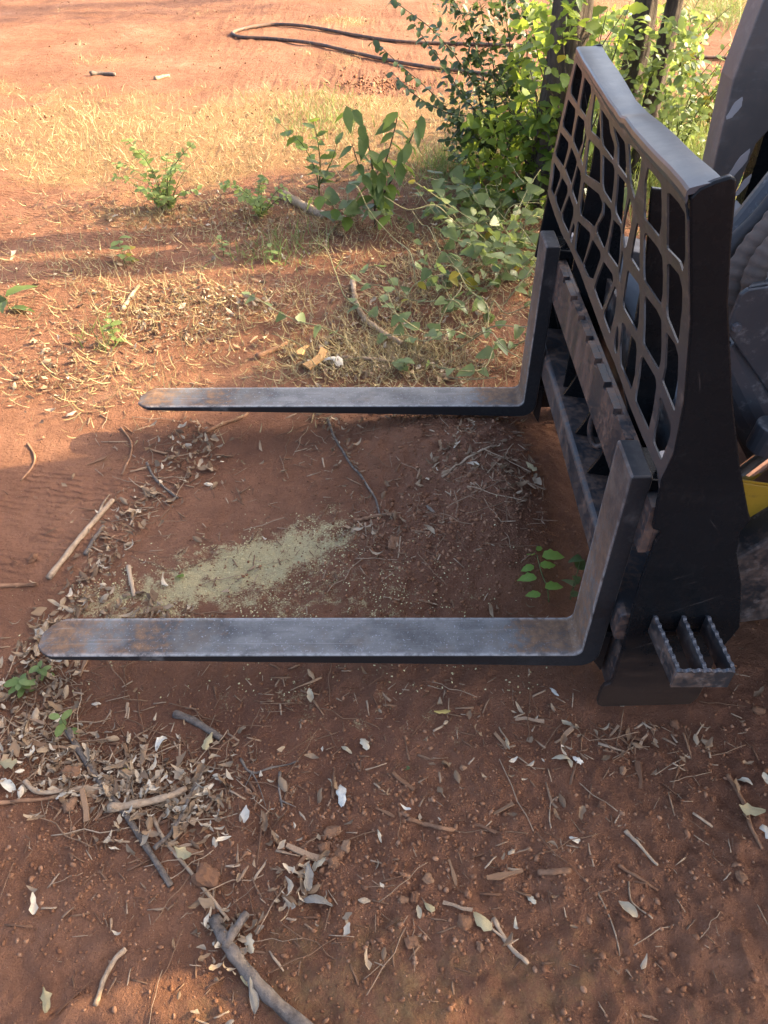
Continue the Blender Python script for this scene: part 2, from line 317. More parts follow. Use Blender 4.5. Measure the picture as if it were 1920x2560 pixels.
# ------------------------------------------------------------------ mesh helpers
def mesh_from(name, V, F, mat=None, smooth=False):
    me = bpy.data.meshes.new(name); me.from_pydata([tuple(v) for v in V], [], F); me.update()
    if mat is not None: me.materials.append(mat)
    if smooth:
        for p in me.polygons: p.use_smooth = True
    return me
def link(name, me, parent=None, loc=None):
    o = bpy.data.objects.new(name, me); COL.objects.link(o)
    if parent is not None: o.parent = parent
    if loc is not None: o.location = loc
    return o
def tag(o, label=None, cat=None, group=None, kind=None):
    if label: o['label'] = label
    if cat: o['category'] = cat
    if group: o['group'] = group
    if kind: o['kind'] = kind
    return o
def empty(name, loc, label=None, cat=None, group=None):
    o = bpy.data.objects.new(name, None); COL.objects.link(o); o.location = loc; o.empty_display_size = .05
    return tag(o, label, cat, group)
class MB:
    def __init__(s): s.V = []; s.F = []
    def add(s, V, F):
        k = len(s.V); s.V += [Vector(v) for v in V]; s.F += [tuple(i + k for i in f) for f in F]; return s
    def box(s, a, b):
        (x0, y0, z0), (x1, y1, z1) = a, b
        return s.add([(x0, y0, z0), (x1, y0, z0), (x1, y1, z0), (x0, y1, z0), (x0, y0, z1), (x1, y0, z1), (x1, y1, z1), (x0, y1, z1)],
                     [(3, 2, 1, 0), (4, 5, 6, 7), (0, 1, 5, 4), (1, 2, 6, 5), (2, 3, 7, 6), (3, 0, 4, 7)])
    def prism(s, pts, ext):                       # polygon of 3-D points pushed along ext
        n = len(pts); ext = Vector(ext); A = [Vector(p) for p in pts]; B = [p + ext for p in A]
        return s.add(A + B, [tuple(range(n - 1, -1, -1)), tuple(range(n, 2 * n))] + [(i, (i + 1) % n, n + (i + 1) % n, n + i) for i in range(n)])
    def tube(s, path, rad, n=8, caps=True):
        path = [Vector(p) for p in path]; m = len(path)
        if not hasattr(rad, '__len__'): rad = [rad] * m
        ref = None; V = []; F = []
        for i, p in enumerate(path):
            t = (path[min(i + 1, m - 1)] - path[max(i - 1, 0)]).normalized()
            if ref is None: ref = Vector((0, 0, 1)) if abs(t.z) < .9 else Vector((1, 0, 0))
            u = (ref - t * ref.dot(t)).normalized(); v = t.cross(u); ref = u
            for k in range(n):
                a = 2 * math.pi * k / n; V.append(p + (u * math.cos(a) + v * math.sin(a)) * rad[i])
        for i in range(m - 1):
            for k in range(n):
                F.append((i * n + k, i * n + (k + 1) % n, (i + 1) * n + (k + 1) % n, (i + 1) * n + k))
        if caps: F += [tuple(range(n - 1, -1, -1)), tuple(range((m - 1) * n, m * n))]
        return s.add(V, F)
    def build(s, name, mat, parent=None, bevel=0, smooth=False, seg=2, local=True, ang=35):
        off = parent.matrix_world.translation if False else (parent_origin(parent) if (parent is not None and local) else Vector((0, 0, 0)))
        me = mesh_from(name, [v - off for v in s.V], s.F, mat, smooth)
        bm = bmesh.new(); bm.from_mesh(me); bmesh.ops.recalc_face_normals(bm, faces=bm.faces); bm.to_mesh(me); bm.free()
        o = link(name, me, parent)
        if bevel:
            b = o.modifiers.new('edge', 'BEVEL'); b.width = bevel; b.segments = seg; b.limit_method = 'ANGLE'; b.angle_limit = R(ang)
        return o
def parent_origin(p):
    v = Vector((0, 0, 0))
    while p is not None: v = v + p.location; p = p.parent
    return v
def smooth_path(pts, n=6):                        # Catmull-Rom through the points
    pts = [Vector(p) for p in pts]; out = []
    P = [pts[0] * 2 - pts[1]] + pts + [pts[-1] * 2 - pts[-2]]
    for i in range(1, len(P) - 2):
        for k in range(n):
            t = k / n; a, b, c, d = P[i - 1], P[i], P[i + 1], P[i + 2]
            out.append(.5 * ((2 * b) + (c - a) * t + (2 * a - 5 * b + 4 * c - d) * t * t + (3 * b - a - 3 * c + d) * t ** 3))
    return out + [pts[-1]]

# ------------------------------------------------------------------ ground: one sheet to beyond the horizon
def axis_steps(lo, hi, fine, gneg, gpos, lim):
    a = list(np.arange(lo, hi, fine)); st = fine; v = a[-1]
    while v < lim: st = min(st * gpos, 40); v += st; a.append(v)
    st = fine; v = a[0]; b = []
    while v > -lim: st = min(st * gneg, 40); v -= st; b.append(v)
    return np.array(b[::-1] + a)
gx_ = axis_steps(-1.25, 1.0, .0085, 1.03, 1.035, 260)
gy_ = axis_steps(.3, 2.4, .0080, 1.2, 1.018, 260)
GX, GY = np.meshgrid(gx_, gy_)
GZ = height(GX, GY)
nx, ny = len(gx_), len(gy_)
me = bpy.data.meshes.new('ground')
co = np.stack([GX, GY, GZ], -1).reshape(-1, 3)
idx = np.arange(nx * ny).reshape(ny, nx)
q = np.stack([idx[:-1, :-1], idx[:-1, 1:], idx[1:, 1:], idx[1:, :-1]], -1).reshape(-1, 4)
me.vertices.add(len(co)); me.vertices.foreach_set('co', co.ravel())
me.loops.add(q.size); me.loops.foreach_set('vertex_index', q.ravel())
me.polygons.add(len(q)); me.polygons.foreach_set('loop_start', np.arange(0, q.size, 4)); me.polygons.foreach_set('loop_total', np.full(len(q), 4))
me.polygons.foreach_set('use_smooth', np.ones(len(q), bool)); me.update(); me.validate()
def straw_mask(x, y):
    m = 1.15 * gauss(x, y, -.9, 5.1, 1.5, .85) + .9 * gauss(x, y, -.2, 6.0, .9, .5) + .8 * gauss(x, y, .25, 4.9, .6, .6) + .7 * gauss(x, y, -2.6, 5.4, .8, .6)
    m += .7 * gauss(x, y, 1.6, 5.4, .9, 1.0) + .8 * gauss(x, y, 3.5, 9.5, 2.5, .8) + .5 * gauss(x, y, 1.0, 9.2, .8, .5) + .35 * gauss(x, y, -1.2, 3.9, .5, .3)
    m += .6 * gauss(x, y, -2.3, 7.1, .35, .2) + .5 * gauss(x, y, -.4, 8.7, .5, .3) + .5 * gauss(x, y, .9, 8.4, .4, .3) + .5 * gauss(x, y, -3.2, 6.5, .4, .25) + .5 * gauss(x, y, -1.9, 9.3, .6, .2)
    m += .75 * fbm(x + 30, y, .9, 4) + .35 * fbm(x + 3, y, 3.5, 2)
    m -= 1.2 * gauss(x, y, .15, 6.45, .8, .28)
    return np.clip(m, 0, 1)
def saw_mask(x, y):
    c, s = math.cos(.42), math.sin(.42); dx, dy = x + .36, y - 1.50
    u, v = dx * c + dy * s, -dx * s + dy * c
    m = 1.05 * np.exp(-(u / .30) ** 4 - (v / .095) ** 2) + .50 * np.exp(-((u + .42) / .13) ** 2 - ((v - .0) / .10) ** 2)
    m += .42 * gauss(x, y, -.2, 1.34, .42, .13) + .22 * gauss(x, y, -.05, 1.0, .5, .12)
    return np.clip(m, 0, 1)
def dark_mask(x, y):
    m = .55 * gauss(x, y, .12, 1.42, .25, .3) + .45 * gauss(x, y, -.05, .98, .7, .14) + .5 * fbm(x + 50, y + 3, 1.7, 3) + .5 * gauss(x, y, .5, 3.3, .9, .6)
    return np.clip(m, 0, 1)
cov = np.zeros((nx * ny, 4), np.float32); cov[:, 3] = 1
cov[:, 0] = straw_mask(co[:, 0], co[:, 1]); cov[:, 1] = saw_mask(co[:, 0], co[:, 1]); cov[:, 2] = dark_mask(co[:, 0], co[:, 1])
at = me.color_attributes.new('cover', 'FLOAT_COLOR', 'POINT'); at.data.foreach_set('color', cov.ravel())
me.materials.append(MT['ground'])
tag(link('ground', me), 'bare red clay soil scattered with straw and litter', kind='structure')

# ------------------------------------------------------------------ carriage of the pallet forks
NEARX = ([-1, .56, .677, .729, .833, .972, 1.128, 1.3], [.484, .484, .472, .479, .469, .442, .398, .36])
def nearx(z): return float(np.interp(z, *NEARX))
def gx(y, z):                                     # front face of the guard: twisted and dented
    t = (y - 1.02) / 1.18
    x = (1 - t) * (nearx(z) - .001) + t * (.455 + (z - .7) * .07)
    return x
CY0, CY1 = 1.010, 2.190
car = empty('fork_carriage', (.5, 1.6, 0), 'black steel pallet fork carriage with bent lattice guard, resting on red soil', 'carriage')
# guard plate, flame cut: each opening as (y, z) on the plate
HOLES = [
    [(2.1651, 1.0518), (2.0693, 1.0541), (2.0510, 1.0485), (2.0528, 0.9864), (2.1586, 0.9831), (2.1720, 0.9983)],
    [(2.0188, 1.0534), (1.9257, 1.0575), (1.9072, 1.0491), (1.9060, 1.0281), (1.9274, 0.9921), (2.0136, 0.9877), (2.0207, 0.9973)],
    [(2.1743, 0.9670), (2.0636, 0.9732), (2.0535, 0.9655), (2.0475, 0.9113), (2.1684, 0.9023), (2.1832, 0.9094)],
    [(2.0211, 0.9716), (1.9367, 0.9809), (1.9100, 0.9635), (1.9148, 0.9418), (1.9413, 0.9064), (2.0200, 0.9100), (2.0251, 0.9179)],
    [(1.9029, 0.9680), (1.8857, 0.9594), (1.8752, 0.8989), (1.9162, 0.9051), (1.9056, 0.9369)],
    [(2.1831, 0.8853), (2.0699, 0.8936), (2.0602, 0.8855), (2.0741, 0.8308), (2.1832, 0.8254), (2.1948, 0.8307)],
    [(2.0284, 0.8952), (1.9575, 0.8912), (1.9382, 0.8880), (1.9594, 0.8274), (2.0383, 0.8327), (2.0533, 0.8348)],
    [(1.9271, 0.8850), (1.8748, 0.8826), (1.8703, 0.8656), (1.8650, 0.8131), (1.9389, 0.8192), (1.9426, 0.8263)],
    [(2.1885, 0.8079), (2.0980, 0.8111), (2.0849, 0.8038), (2.1132, 0.7424), (2.1611, 0.7452), (2.1621, 0.7573)],
    [(2.0654, 0.8090), (1.9915, 0.8132), (1.9773, 0.8039), (2.0129, 0.7360), (2.0850, 0.7406), (2.0960, 0.7503)],
    [(1.9576, 0.8040), (1.8928, 0.7969), (1.8822, 0.7827), (1.8947, 0.7312), (1.9834, 0.7310), (1.9928, 0.7438)],
    [(1.8669, 0.7709), (1.8490, 0.7675), (1.8469, 0.7249), (1.8756, 0.7274), (1.8753, 0.7495)],
    [(1.8642, 1.0574), (1.7870, 1.0543), (1.7831, 1.0407), (1.7352, 0.9983), (1.8511, 0.9843), (1.8649, 1.0080)],
    [(1.7655, 1.0522), (1.6713, 1.0558), (1.6442, 1.0409), (1.6004, 1.0346), (1.5862, 1.0261), (1.5915, 1.0049), (1.7060, 0.9969), (1.7290, 1.0048)],
    [(1.6228, 1.0599), (1.4970, 1.0673), (1.4816, 1.0546), (1.4679, 1.0307), (1.4538, 1.0176), (1.5500, 1.0099), (1.5626, 1.0420), (1.6009, 1.0525)],
    [(1.4637, 1.0756), (1.3785, 1.0886), (1.3416, 1.0906), (1.3465, 1.0712), (1.3648, 1.0314), (1.3854, 1.0047), (1.4233, 1.0175), (1.4413, 1.0396), (1.4541, 1.0632)],
    [(1.2888, 1.0928), (1.2473, 1.0982), (1.1805, 1.1047), (1.1741, 1.0787), (1.1744, 1.0478), (1.1912, 1.0185), (1.3005, 1.0040), (1.3058, 1.0123), (1.3058, 1.0655)],
    [(1.1370, 1.1064), (1.1177, 1.1141), (1.0560, 1.1230), (1.0146, 1.1241), (1.0196, 1.0622), (1.0378, 1.0317), (1.0574, 1.0393), (1.1385, 1.0233)],
    [(1.8568, 0.9654), (1.7330, 0.9798), (1.7185, 0.9738), (1.6838, 0.9260), (1.7300, 0.9171), (1.8339, 0.8945), (1.8435, 0.9010), (1.8530, 0.9386)],
    [(1.6999, 0.9820), (1.5912, 0.9979), (1.5707, 0.9937), (1.5675, 0.9682), (1.5660, 0.9299), (1.6450, 0.9255), (1.6659, 0.9323)],
    [(1.5419, 0.9968), (1.4542, 1.0070), (1.4447, 0.9937), (1.4558, 0.9650), (1.4588, 0.9419), (1.4712, 0.9257), (1.5271, 0.9275), (1.5356, 0.9368), (1.5372, 0.9622)],
    [(1.4232, 0.9959), (1.3932, 0.9836), (1.3972, 0.9506), (1.4139, 0.9051), (1.4290, 0.8966), (1.4524, 0.9144), (1.4529, 0.9377), (1.4443, 0.9639)],
    [(1.8399, 0.8768), (1.6818, 0.9061), (1.6642, 0.9040), (1.6424, 0.9024), (1.6374, 0.8896), (1.6612, 0.8591), (1.6865, 0.8323), (1.8231, 0.8072), (1.8355, 0.8161), (1.8399, 0.8604)],
    [(1.6352, 0.9099), (1.5642, 0.9178), (1.5525, 0.9083), (1.5587, 0.8662), (1.5739, 0.8337), (1.5925, 0.8281), (1.6607, 0.8312), (1.6594, 0.8472), (1.6239, 0.8814)],
    [(1.5364, 0.9100), (1.4758, 0.9194), (1.4606, 0.9108), (1.4551, 0.8749), (1.4578, 0.8439), (1.5488, 0.8340), (1.5479, 0.8524)],
    [(1.4427, 0.8886), (1.4291, 0.8825), (1.4240, 0.8644), (1.4297, 0.8241), (1.4485, 0.8384)],
    [(1.8304, 0.7891), (1.7114, 0.8102), (1.6998, 0.8044), (1.7201, 0.7279), (1.8097, 0.7265), (1.8151, 0.7314), (1.8323, 0.7799)],
    [(1.6780, 0.8083), (1.6033, 0.8131), (1.5921, 0.8064), (1.6174, 0.7427), (1.6567, 0.7280), (1.7098, 0.7284), (1.7143, 0.7334)],
    [(1.5660, 0.8085), (1.4863, 0.8163), (1.4745, 0.8066), (1.5138, 0.7230), (1.5610, 0.7248), (1.6008, 0.7288), (1.5905, 0.7599)],
    [(1.4585, 0.8057), (1.4403, 0.8038), (1.4292, 0.7787), (1.4273, 0.7573), (1.4288, 0.7128), (1.4931, 0.7175), (1.4989, 0.7262), (1.4857, 0.7494)],
    [(1.3533, 0.9776), (1.3329, 0.9750), (1.3053, 0.9058), (1.3737, 0.9014), (1.3739, 0.9110), (1.3615, 0.9652)],
    [(1.2896, 0.9858), (1.2005, 0.9979), (1.1667, 0.9962), (1.1538, 0.9393), (1.1599, 0.9175), (1.2726, 0.9062), (1.2814, 0.9171), (1.3025, 0.9716)],
    [(1.1351, 0.9991), (1.1186, 1.0082), (1.0584, 1.0181), (1.0394, 1.0047), (1.0450, 0.9649), (1.0487, 0.9084), (1.1210, 0.9174), (1.1284, 0.9312), (1.1363, 0.9903)],
    [(1.3860, 0.8729), (1.3022, 0.8842), (1.2919, 0.8737), (1.2765, 0.8175), (1.2788, 0.8017), (1.3809, 0.7973), (1.3917, 0.8067), (1.3908, 0.8554)],
    [(1.2557, 0.8870), (1.1806, 0.8984), (1.1483, 0.8973), (1.1354, 0.8578), (1.1313, 0.8274), (1.1360, 0.8086), (1.2323, 0.8034), (1.2386, 0.8121), (1.2606, 0.8739)],
    [(1.1173, 0.8934), (1.0645, 0.9009), (1.0430, 0.8922), (1.0347, 0.8309), (1.0303, 0.7960), (1.1101, 0.8040), (1.1081, 0.8300), (1.1143, 0.8720)],
    [(1.3719, 0.7716), (1.2735, 0.7837), (1.2602, 0.7744), (1.2450, 0.7248), (1.2362, 0.7013), (1.3261, 0.7035), (1.3615, 0.7282)],
    [(1.3992, 0.7500), (1.3874, 0.7475), (1.3628, 0.7160), (1.3633, 0.7030), (1.3842, 0.7057), (1.3965, 0.7195)],
    [(1.2300, 0.7786), (1.2196, 0.7849), (1.1418, 0.7908), (1.1301, 0.7819), (1.1249, 0.7284), (1.1114, 0.6985), (1.2064, 0.6986), (1.2168, 0.7119), (1.2335, 0.7669)],
    [(1.1032, 0.7771), (1.0770, 0.7765), (1.0339, 0.7682), (1.0295, 0.7550), (1.0333, 0.7225), (1.0282, 0.6961), (1.0803, 0.6974), (1.0946, 0.7153), (1.1057, 0.7672)],
]
EDGE_L = [(2.1924, 1.0701), (2.1958, 1.0567), (2.2079, 0.9789), (2.2121, 0.8956), (2.2171, 0.801), (2.1864, 0.7282), (2.1648, 0.7219)]
EDGE_B = [(2.1648, 0.7219), (2.0645, 0.7128), (1.957, 0.7068), (1.8404, 0.7115), (1.7182, 0.7087), (1.4291, 0.6889), (1.3574, 0.689), (1.2215, 0.6791), (1.123, 0.6764), (1.0691, 0.677), (1.0302, 0.6767)]
RAILF = [(2.1719, 1.0743), (2.0581, 1.0737), (1.9264, 1.0771), (1.8398, 1.0792), (1.7754, 1.0817), (1.6841, 1.0843), (1.6012, 1.0896), (1.5015, 1.102), (1.5465, 1.0911), (1.4134, 1.1072), (1.3019, 1.1187), (1.21, 1.1298), (1.1219, 1.142), (1.0354, 1.1519), (0.9804, 1.1553)]
RAILR = [(0.5433, 2.2206, 1.0822), (0.5317, 2.0602, 1.0829), (0.5211, 1.9147, 1.0878), (0.5104, 1.8111, 1.0916), (0.4976, 1.6998, 1.0961), (0.4905, 1.6453, 1.0995), (0.4865, 1.5467, 1.1049), (0.4771, 1.4332, 1.1193), (0.4678, 1.3239, 1.1318), (0.4567, 1.2388, 1.1425), (0.4442, 1.156, 1.1541), (0.4328, 1.0387, 1.1693), (0.429, 0.9749, 1.1737)]
RAILF = sorted(RAILF); RAILR = sorted((y, x, z) for x, y, z in RAILR)
def railz(y): return float(np.interp(y, [p[0] for p in RAILF], [p[1] for p in RAILF]))
def railr(y): return float(np.interp(y, [p[0] for p in RAILR], [p[1] for p in RAILR])), float(np.interp(y, [p[0] for p in RAILR], [p[2] for p in RAILR]))
def round_poly(P, cut=.005):
    out = []; n = len(P)
    for i in range(n):
        a, b, c = Vector(P[i - 1]), Vector(P[i]), Vector(P[(i + 1) % n])
        la, lc = (a - b).length, (c - b).length; k1, k2 = min(cut, .35 * la), min(cut, .35 * lc)
        p0, p2 = b + (a - b) / la * k1, b + (c - b) / lc * k2
        for t in (0, .5, 1): out.append((1 - t) ** 2 * p0 + 2 * t * (1 - t) * b + t * t * p2)
    return out
def densify(P, step=.02):
    out = []
    for i in range(len(P)):
        a, b = Vector(P[i]), Vector(P[(i + 1) % len(P)]); k = max(1, int((b - a).length / step))
        for j in range(k): out.append(a + (b - a) * j / k)
    return out
TH = .0035
outer = EDGE_L + EDGE_B[1:] + [(1.004, .655)] + [(1.0035, z) for z in np.linspace(.70, 1.12, 12)] + [(max(1.0035, y), z + .003) for y, z in RAILF if y > 1.01]
loops = [densify(outer)] + [densify(round_poly(h)) for h in HOLES]
flat = [Vector((p[0], p[1], 0)) for l in loops for p in l]
from mathutils.geometry import tessellate_polygon
tris = tessellate_polygon([[Vector((p[0], p[1], 0)) for p in l] for l in loops])
n0 = len(flat); V = [(gx(p.x, p.y), p.x, p.y) for p in flat] + [(gx(p.x, p.y) + TH, p.x, p.y) for p in flat]
F = []
for t in tris:
    a, b, c = (flat[i] for i in t)
    if abs((b - a).cross(c - a).z) < 1e-10: continue
    F.append(tuple(t)); F.append(tuple(n0 + i for i in reversed(t)))
k = 0
for l in loops:
    m_ = len(l); F += [(k + i, k + (i + 1) % m_, n0 + k + (i + 1) % m_, n0 + k + i) for i in range(m_)]; k += m_
g = MB(); g.add(V, F); gp = g.build('guard_plate', MT['guard'], car)
# folded top rail, kinked by a knock
m = MB(); V = []; F = []; NU = 6
ys2 = np.linspace(2.190, 1.002, 80)
for y in ys2:
    zf = railz(y); xf_ = gx(y, zf) - .003; xr_, zr_ = railr(y)
    P_ = [Vector((xf_, y, zf - .004)), Vector((xf_ + .0005, y, zf + .004))]
    for j in range(NU):
        u = (j + .35) / (NU - .65); P_.append(Vector((xf_ + (xr_ - xf_) * u, y, zf + .007 + (zr_ - zf - .007) * u + .0006 * math.sin(math.pi * u))))
    V += P_ + [p - Vector((0, 0, .009)) + Vector((.004, 0, 0) if q < 2 else (0, 0, 0)) for q, p in list(enumerate(P_))[::-1]]
M_ = len(P_) * 2
for k in range(len(ys2) - 1):
    for e in range(M_): F.append((M_ * k + e, M_ * k + (e + 1) % M_, M_ * (k + 1) + (e + 1) % M_, M_ * (k + 1) + e))
F += [tuple(range(M_ - 1, -1, -1)), tuple(range(M_ * (len(ys2) - 1), M_ * len(ys2)))]
m.add(V, F); o = m.build('guard_top_rail', MT['rail'], car, smooth=True); o.data.set_sharp_from_angle(angle=R(24))
# side plates
prof = [(.393, 1.150), (.402, 1.162), (.420, 1.171), (.438, 1.177), (.446, 1.174), (.450, 1.160), (.465, 1.09), (.487, 1.003), (.512, .93), (.546, .833), (.594, .712), (.645, .600), (.654, .584), (.651, .570), (.645, .558),
        (.655, .50), (.69, .415), (.712, .34), (.728, .283), (.722, .25), (.708, .20), (.714, .09), (.712, .03), (.700, .006),
        (.500, -.004), (.489, .004), (.486, .016), (.486, .062), (.490, .078), (.503, .086), (.505, .101), (.503, .229), (.494, .426), (.497, .530), (.502, .548), (.498, .556), (.484, .560),
        (.472, .677), (.479, .729), (.469, .833), (.442, .972)]
m = MB(); m.prism([(x, 1.000, z) for x, z in prof], (0, .012, 0)); sp = m.build('side_plate', MT['black'], car, .003)
def far_x(x, z):
    if z < .56: return x - .012
    return gx(2.19, z * .955) + .003 + (x - nearx(z))
m = MB(); m.prism([(far_x(x, z), 2.191, z * .955 if z < .56 else .535 + (z - .56) * .893) for x, z in prof], (0, .012, 0)); m.build('side_plate', MT['black'], car, .003)
# upright ribs behind the lattice
for yy, top in ((1.835, 1.03), (1.315, 1.04)):
    m = MB(); x0 = gx(yy, .7) + .012
    m.prism([(.505, yy, .315), (.590, yy, .315), (.595, yy, .62), (x0 + .075, yy, top - .06), (x0 + .055, yy, top), (gx(yy, top) + .012, yy, top + .01), (gx(yy, .9) + .012, yy, .9), (x0, yy, .66), (.505, yy, .60)], (0, .010, 0))
    m.build('upright_rib', MT['black'], car, .002)
for yy in (1.62, 1.80, 1.46):                      # gussets under the fork bar, with a curved front edge
    m = MB(); pts = [(.560, yy, .30)]
    for k in range(9):
        t = k / 8; pts.append((.500 - .0 + .030 * math.sin(t * math.pi) , yy, .312 + (.492 - .312) * t))
    pts.append((.560, yy, .495)); m.prism(pts, (0, .010, 0)); m.build('gusset', MT['black'], car, .001)
# notched hanging bar
m = MB(); V = []; F = []
notches = [1.915, 1.806, 1.703, 1.605, 1.505, 1.408, 1.308, 1.205]; nw = .011; nh = .014; zb, zt, xf, xr = .488, .602, .4765, .503
seg = [2.186]
prof2 = [(2.186, zt)]
for ny_ in notches: prof2 += [(ny_ + nw, zt), (ny_ + nw, zt - nh), (ny_ - nw, zt - nh), (ny_ - nw, zt)]
prof2 += [(1.014, zt)]
for i in range(len(prof2) - 1):
    (ya, za), (yb_, zb_) = prof2[i], prof2[i + 1]
    if abs(ya - yb_) > 1e-6: m.box((xf, yb_, zb), (xf + .016, ya, za))
o = m.build('fork_bar', MT['bar'], car, 0)
bm = bmesh.new(); bm.from_mesh(o.data); bmesh.ops.remove_doubles(bm, verts=bm.verts, dist=.0004); bm.to_mesh(o.data); bm.free()
m = MB(); m.box((xf + .0165, 1.014, zb + .002), (xr, 2.186, zt - .001)); m.build('fork_bar_backing', MT['bar'], car, .0015)
# lower bar with a wide top shelf
m = MB(); m.prism([(.486, 1.014, .225), (.482, 1.014, .235), (.482, 1.014, .298), (.486, 1.014, .306), (.494, 1.014, .309), (.590, 1.014, .300), (.590, 1.014, .225)], (0, 1.172, 0))
m.build('lower_bar', MT['bar'], car, .004, seg=3)
m = MB(); m.prism([(.592, 1.014, .10), (.602, 1.014, .10), (.575, 1.014, .64), (.565, 1.014, .64)], (0, 1.172, 0)); m.build('back_plate', MT['dirty'], car, .001)
m = MB(); m.box((.508, 1.013, .03), (.590, 1.085, .18)); m.build('foot_block', MT['bar'], car, .006)
# hanging ring loops
def ring(c, r, w, t, ax):
    m = MB(); pts = []
    for k in range(25):
        a = 2 * math.pi * k / 24; pts.append(Vector(c) + Vector(ax) * (math.cos(a) * w) + Vector((0, 0, 1)) * (math.sin(a) * r))
    m.tube(pts, t, 8, False); return m.build('ring_loop', MT['bar'], car, smooth=True)
ring((.530, 1.53, .400), .058, .026, .0075, (.75, -.66, 0)); ring((.535, 1.105, .185), .040, .030, .009, (.9, -.3, 0))
# boarding step with serrated treads
step = MB(); step.box((.535, .996, .262), (.668, 1.0, .275)); step = step.build('step', MT['black'], car, .001)
def serrated(p0, p1, zt, hgt, th, nteeth):
    m = MB(); a, b = Vector(p0), Vector(p1); d = b - a; nrm = Vector((-d.y, d.x)).normalized() * th if len(p0) == 2 else None
    top = []
    for k in range(nteeth * 4 + 1):
        t = k / (nteeth * 4); top.append((t, zt - (.0 if k % 4 in (1, 2) else .0045)))
    pts = [(a.x + d.x * t, a.y + d.y * t, z) for t, z in top] + [(b.x, b.y, zt - hgt), (a.x, a.y, zt - hgt)]
    m.prism(pts, (nrm.x, nrm.y, 0)); return m
SZ = .325
for x0, x1 in ((.541, .552), (.598, .603), (.647, .656)):
    serrated((x0, .999), (x1, .868), SZ, .052, .006, 7).build('tread_bar', MT['dirty'], step, .0008)
    serrated((x0 - .0006, .999), (x1 - .0006, .868), SZ + .0006, .003, .0072, 7).build('tread_edge', MT['worn'], step)
serrated((.550, .862), (.660, .862), SZ, .052, .006, 6).build('tread_bar', MT['dirty'], step, .0008)
serrated((.550, .8614), (.660, .8614), SZ + .0006, .003, .0072, 6).build('tread_edge', MT['worn'], step)

# ------------------------------------------------------------------ the two forks
def make_fork(yc, label, wob=0):
    root = empty('pallet_fork', (0, yc, 0), label, 'fork', 'forks on the carriage')
    st = []                                        # inner point, outer point, half width
    hw = .0555
    for x, zi, th, w in ((-.790, .112, .009, .016), (-.783, .1145, .011, .027), (-.768, .118, .013, .042), (-.752, .1205, .0145, .052), (-.742, .1215, .0152, hw),
                         (-.55, .123, .020, hw), (-.2, .1245, .028, hw), (.1, .125, .034, hw), (.3, .125, .038, hw), (.412, .125, .041, hw)):
        st.append(((x, zi), (x, zi - th), w))
    for k in range(1, 7):
        a = math.pi / 2 * k / 6
        st.append(((.419 + .020 * math.sin(a), .125 + .020 * (1 - math.cos(a))), (.436 + .045 * math.sin(a), .084 + .045 * (1 - math.cos(a))), hw))
    for z in (.25, .4, .55, .640): st.append(((.439, z), (.481 - .004 * (z - .25), z), hw))
    st.append(((.443, .645), (.476, .645), hw - .002))
    V = []; F = []
    for (ix, iz), (ox, oz), w in st: V += [(ix, yc - w, iz), (ix, yc + w, iz), (ox, yc + w, oz), (ox, yc - w, oz)]
    n = len(st)
    for k in range(n - 1):
        for e in range(4): F.append((4 * k + e, 4 * k + (e + 1) % 4, 4 * k + 4 + (e + 1) % 4, 4 * k + 4 + e))
    F += [(3, 2, 1, 0), (4 * n - 4, 4 * n - 3, 4 * n - 2, 4 * n - 1)]
    m = MB(); m.add(V, F); m.build('blade', MT['fork'], root, .005, seg=3, ang=60)
    m = MB(); m.prism([(.477, yc - .05, .632), (.520, yc - .05, .628), (.528, yc - .05, .61), (.528, yc - .05, .56), (.508, yc - .05, .56), (.508, yc - .05, .606), (.477, yc - .05, .606)], (0, .10, 0))
    m.build('hook', MT['black'], root, .004)
    m = MB(); m.tube([(.506, yc - .02, .60), (.506, yc - .02, .652)], .010, 12); pin = m.build('locking_pin', MT['black'], root, .001)
    m = MB(); m.tube([(.506, yc - .02, .6525), (.506, yc - .02, .664)], .016, 16); m.build('pin_head', MT['chip'], pin, .002)
    m = MB(); m.prism([(.482, yc - .045, .20), (.50, yc - .045, .19), (.50, yc - .045, .05), (.478, yc - .045, .085)], (0, .09, 0)); m.build('lower_hook', MT['black'], root, .003)
    return root
make_fork(1.104, 'near worn steel pallet fork, all in shade, reaching out left above red soil')
make_fork(2.0725, 'far pallet fork with sunlit rusty tip and piled soil under its heel')

# ------------------------------------------------------------------ loader that carries the carriage
ld = empty('skid_steer_loader', (2.0, 1.6, 0), 'dark skid steer loader with grey lift arm and yellow bracket behind the guard', 'loader')
def plate(name, pts, th, mat, parent=ld, bev=.003):
    m = MB(); m.prism(pts, th); return m.build(name, mat, parent, bev)
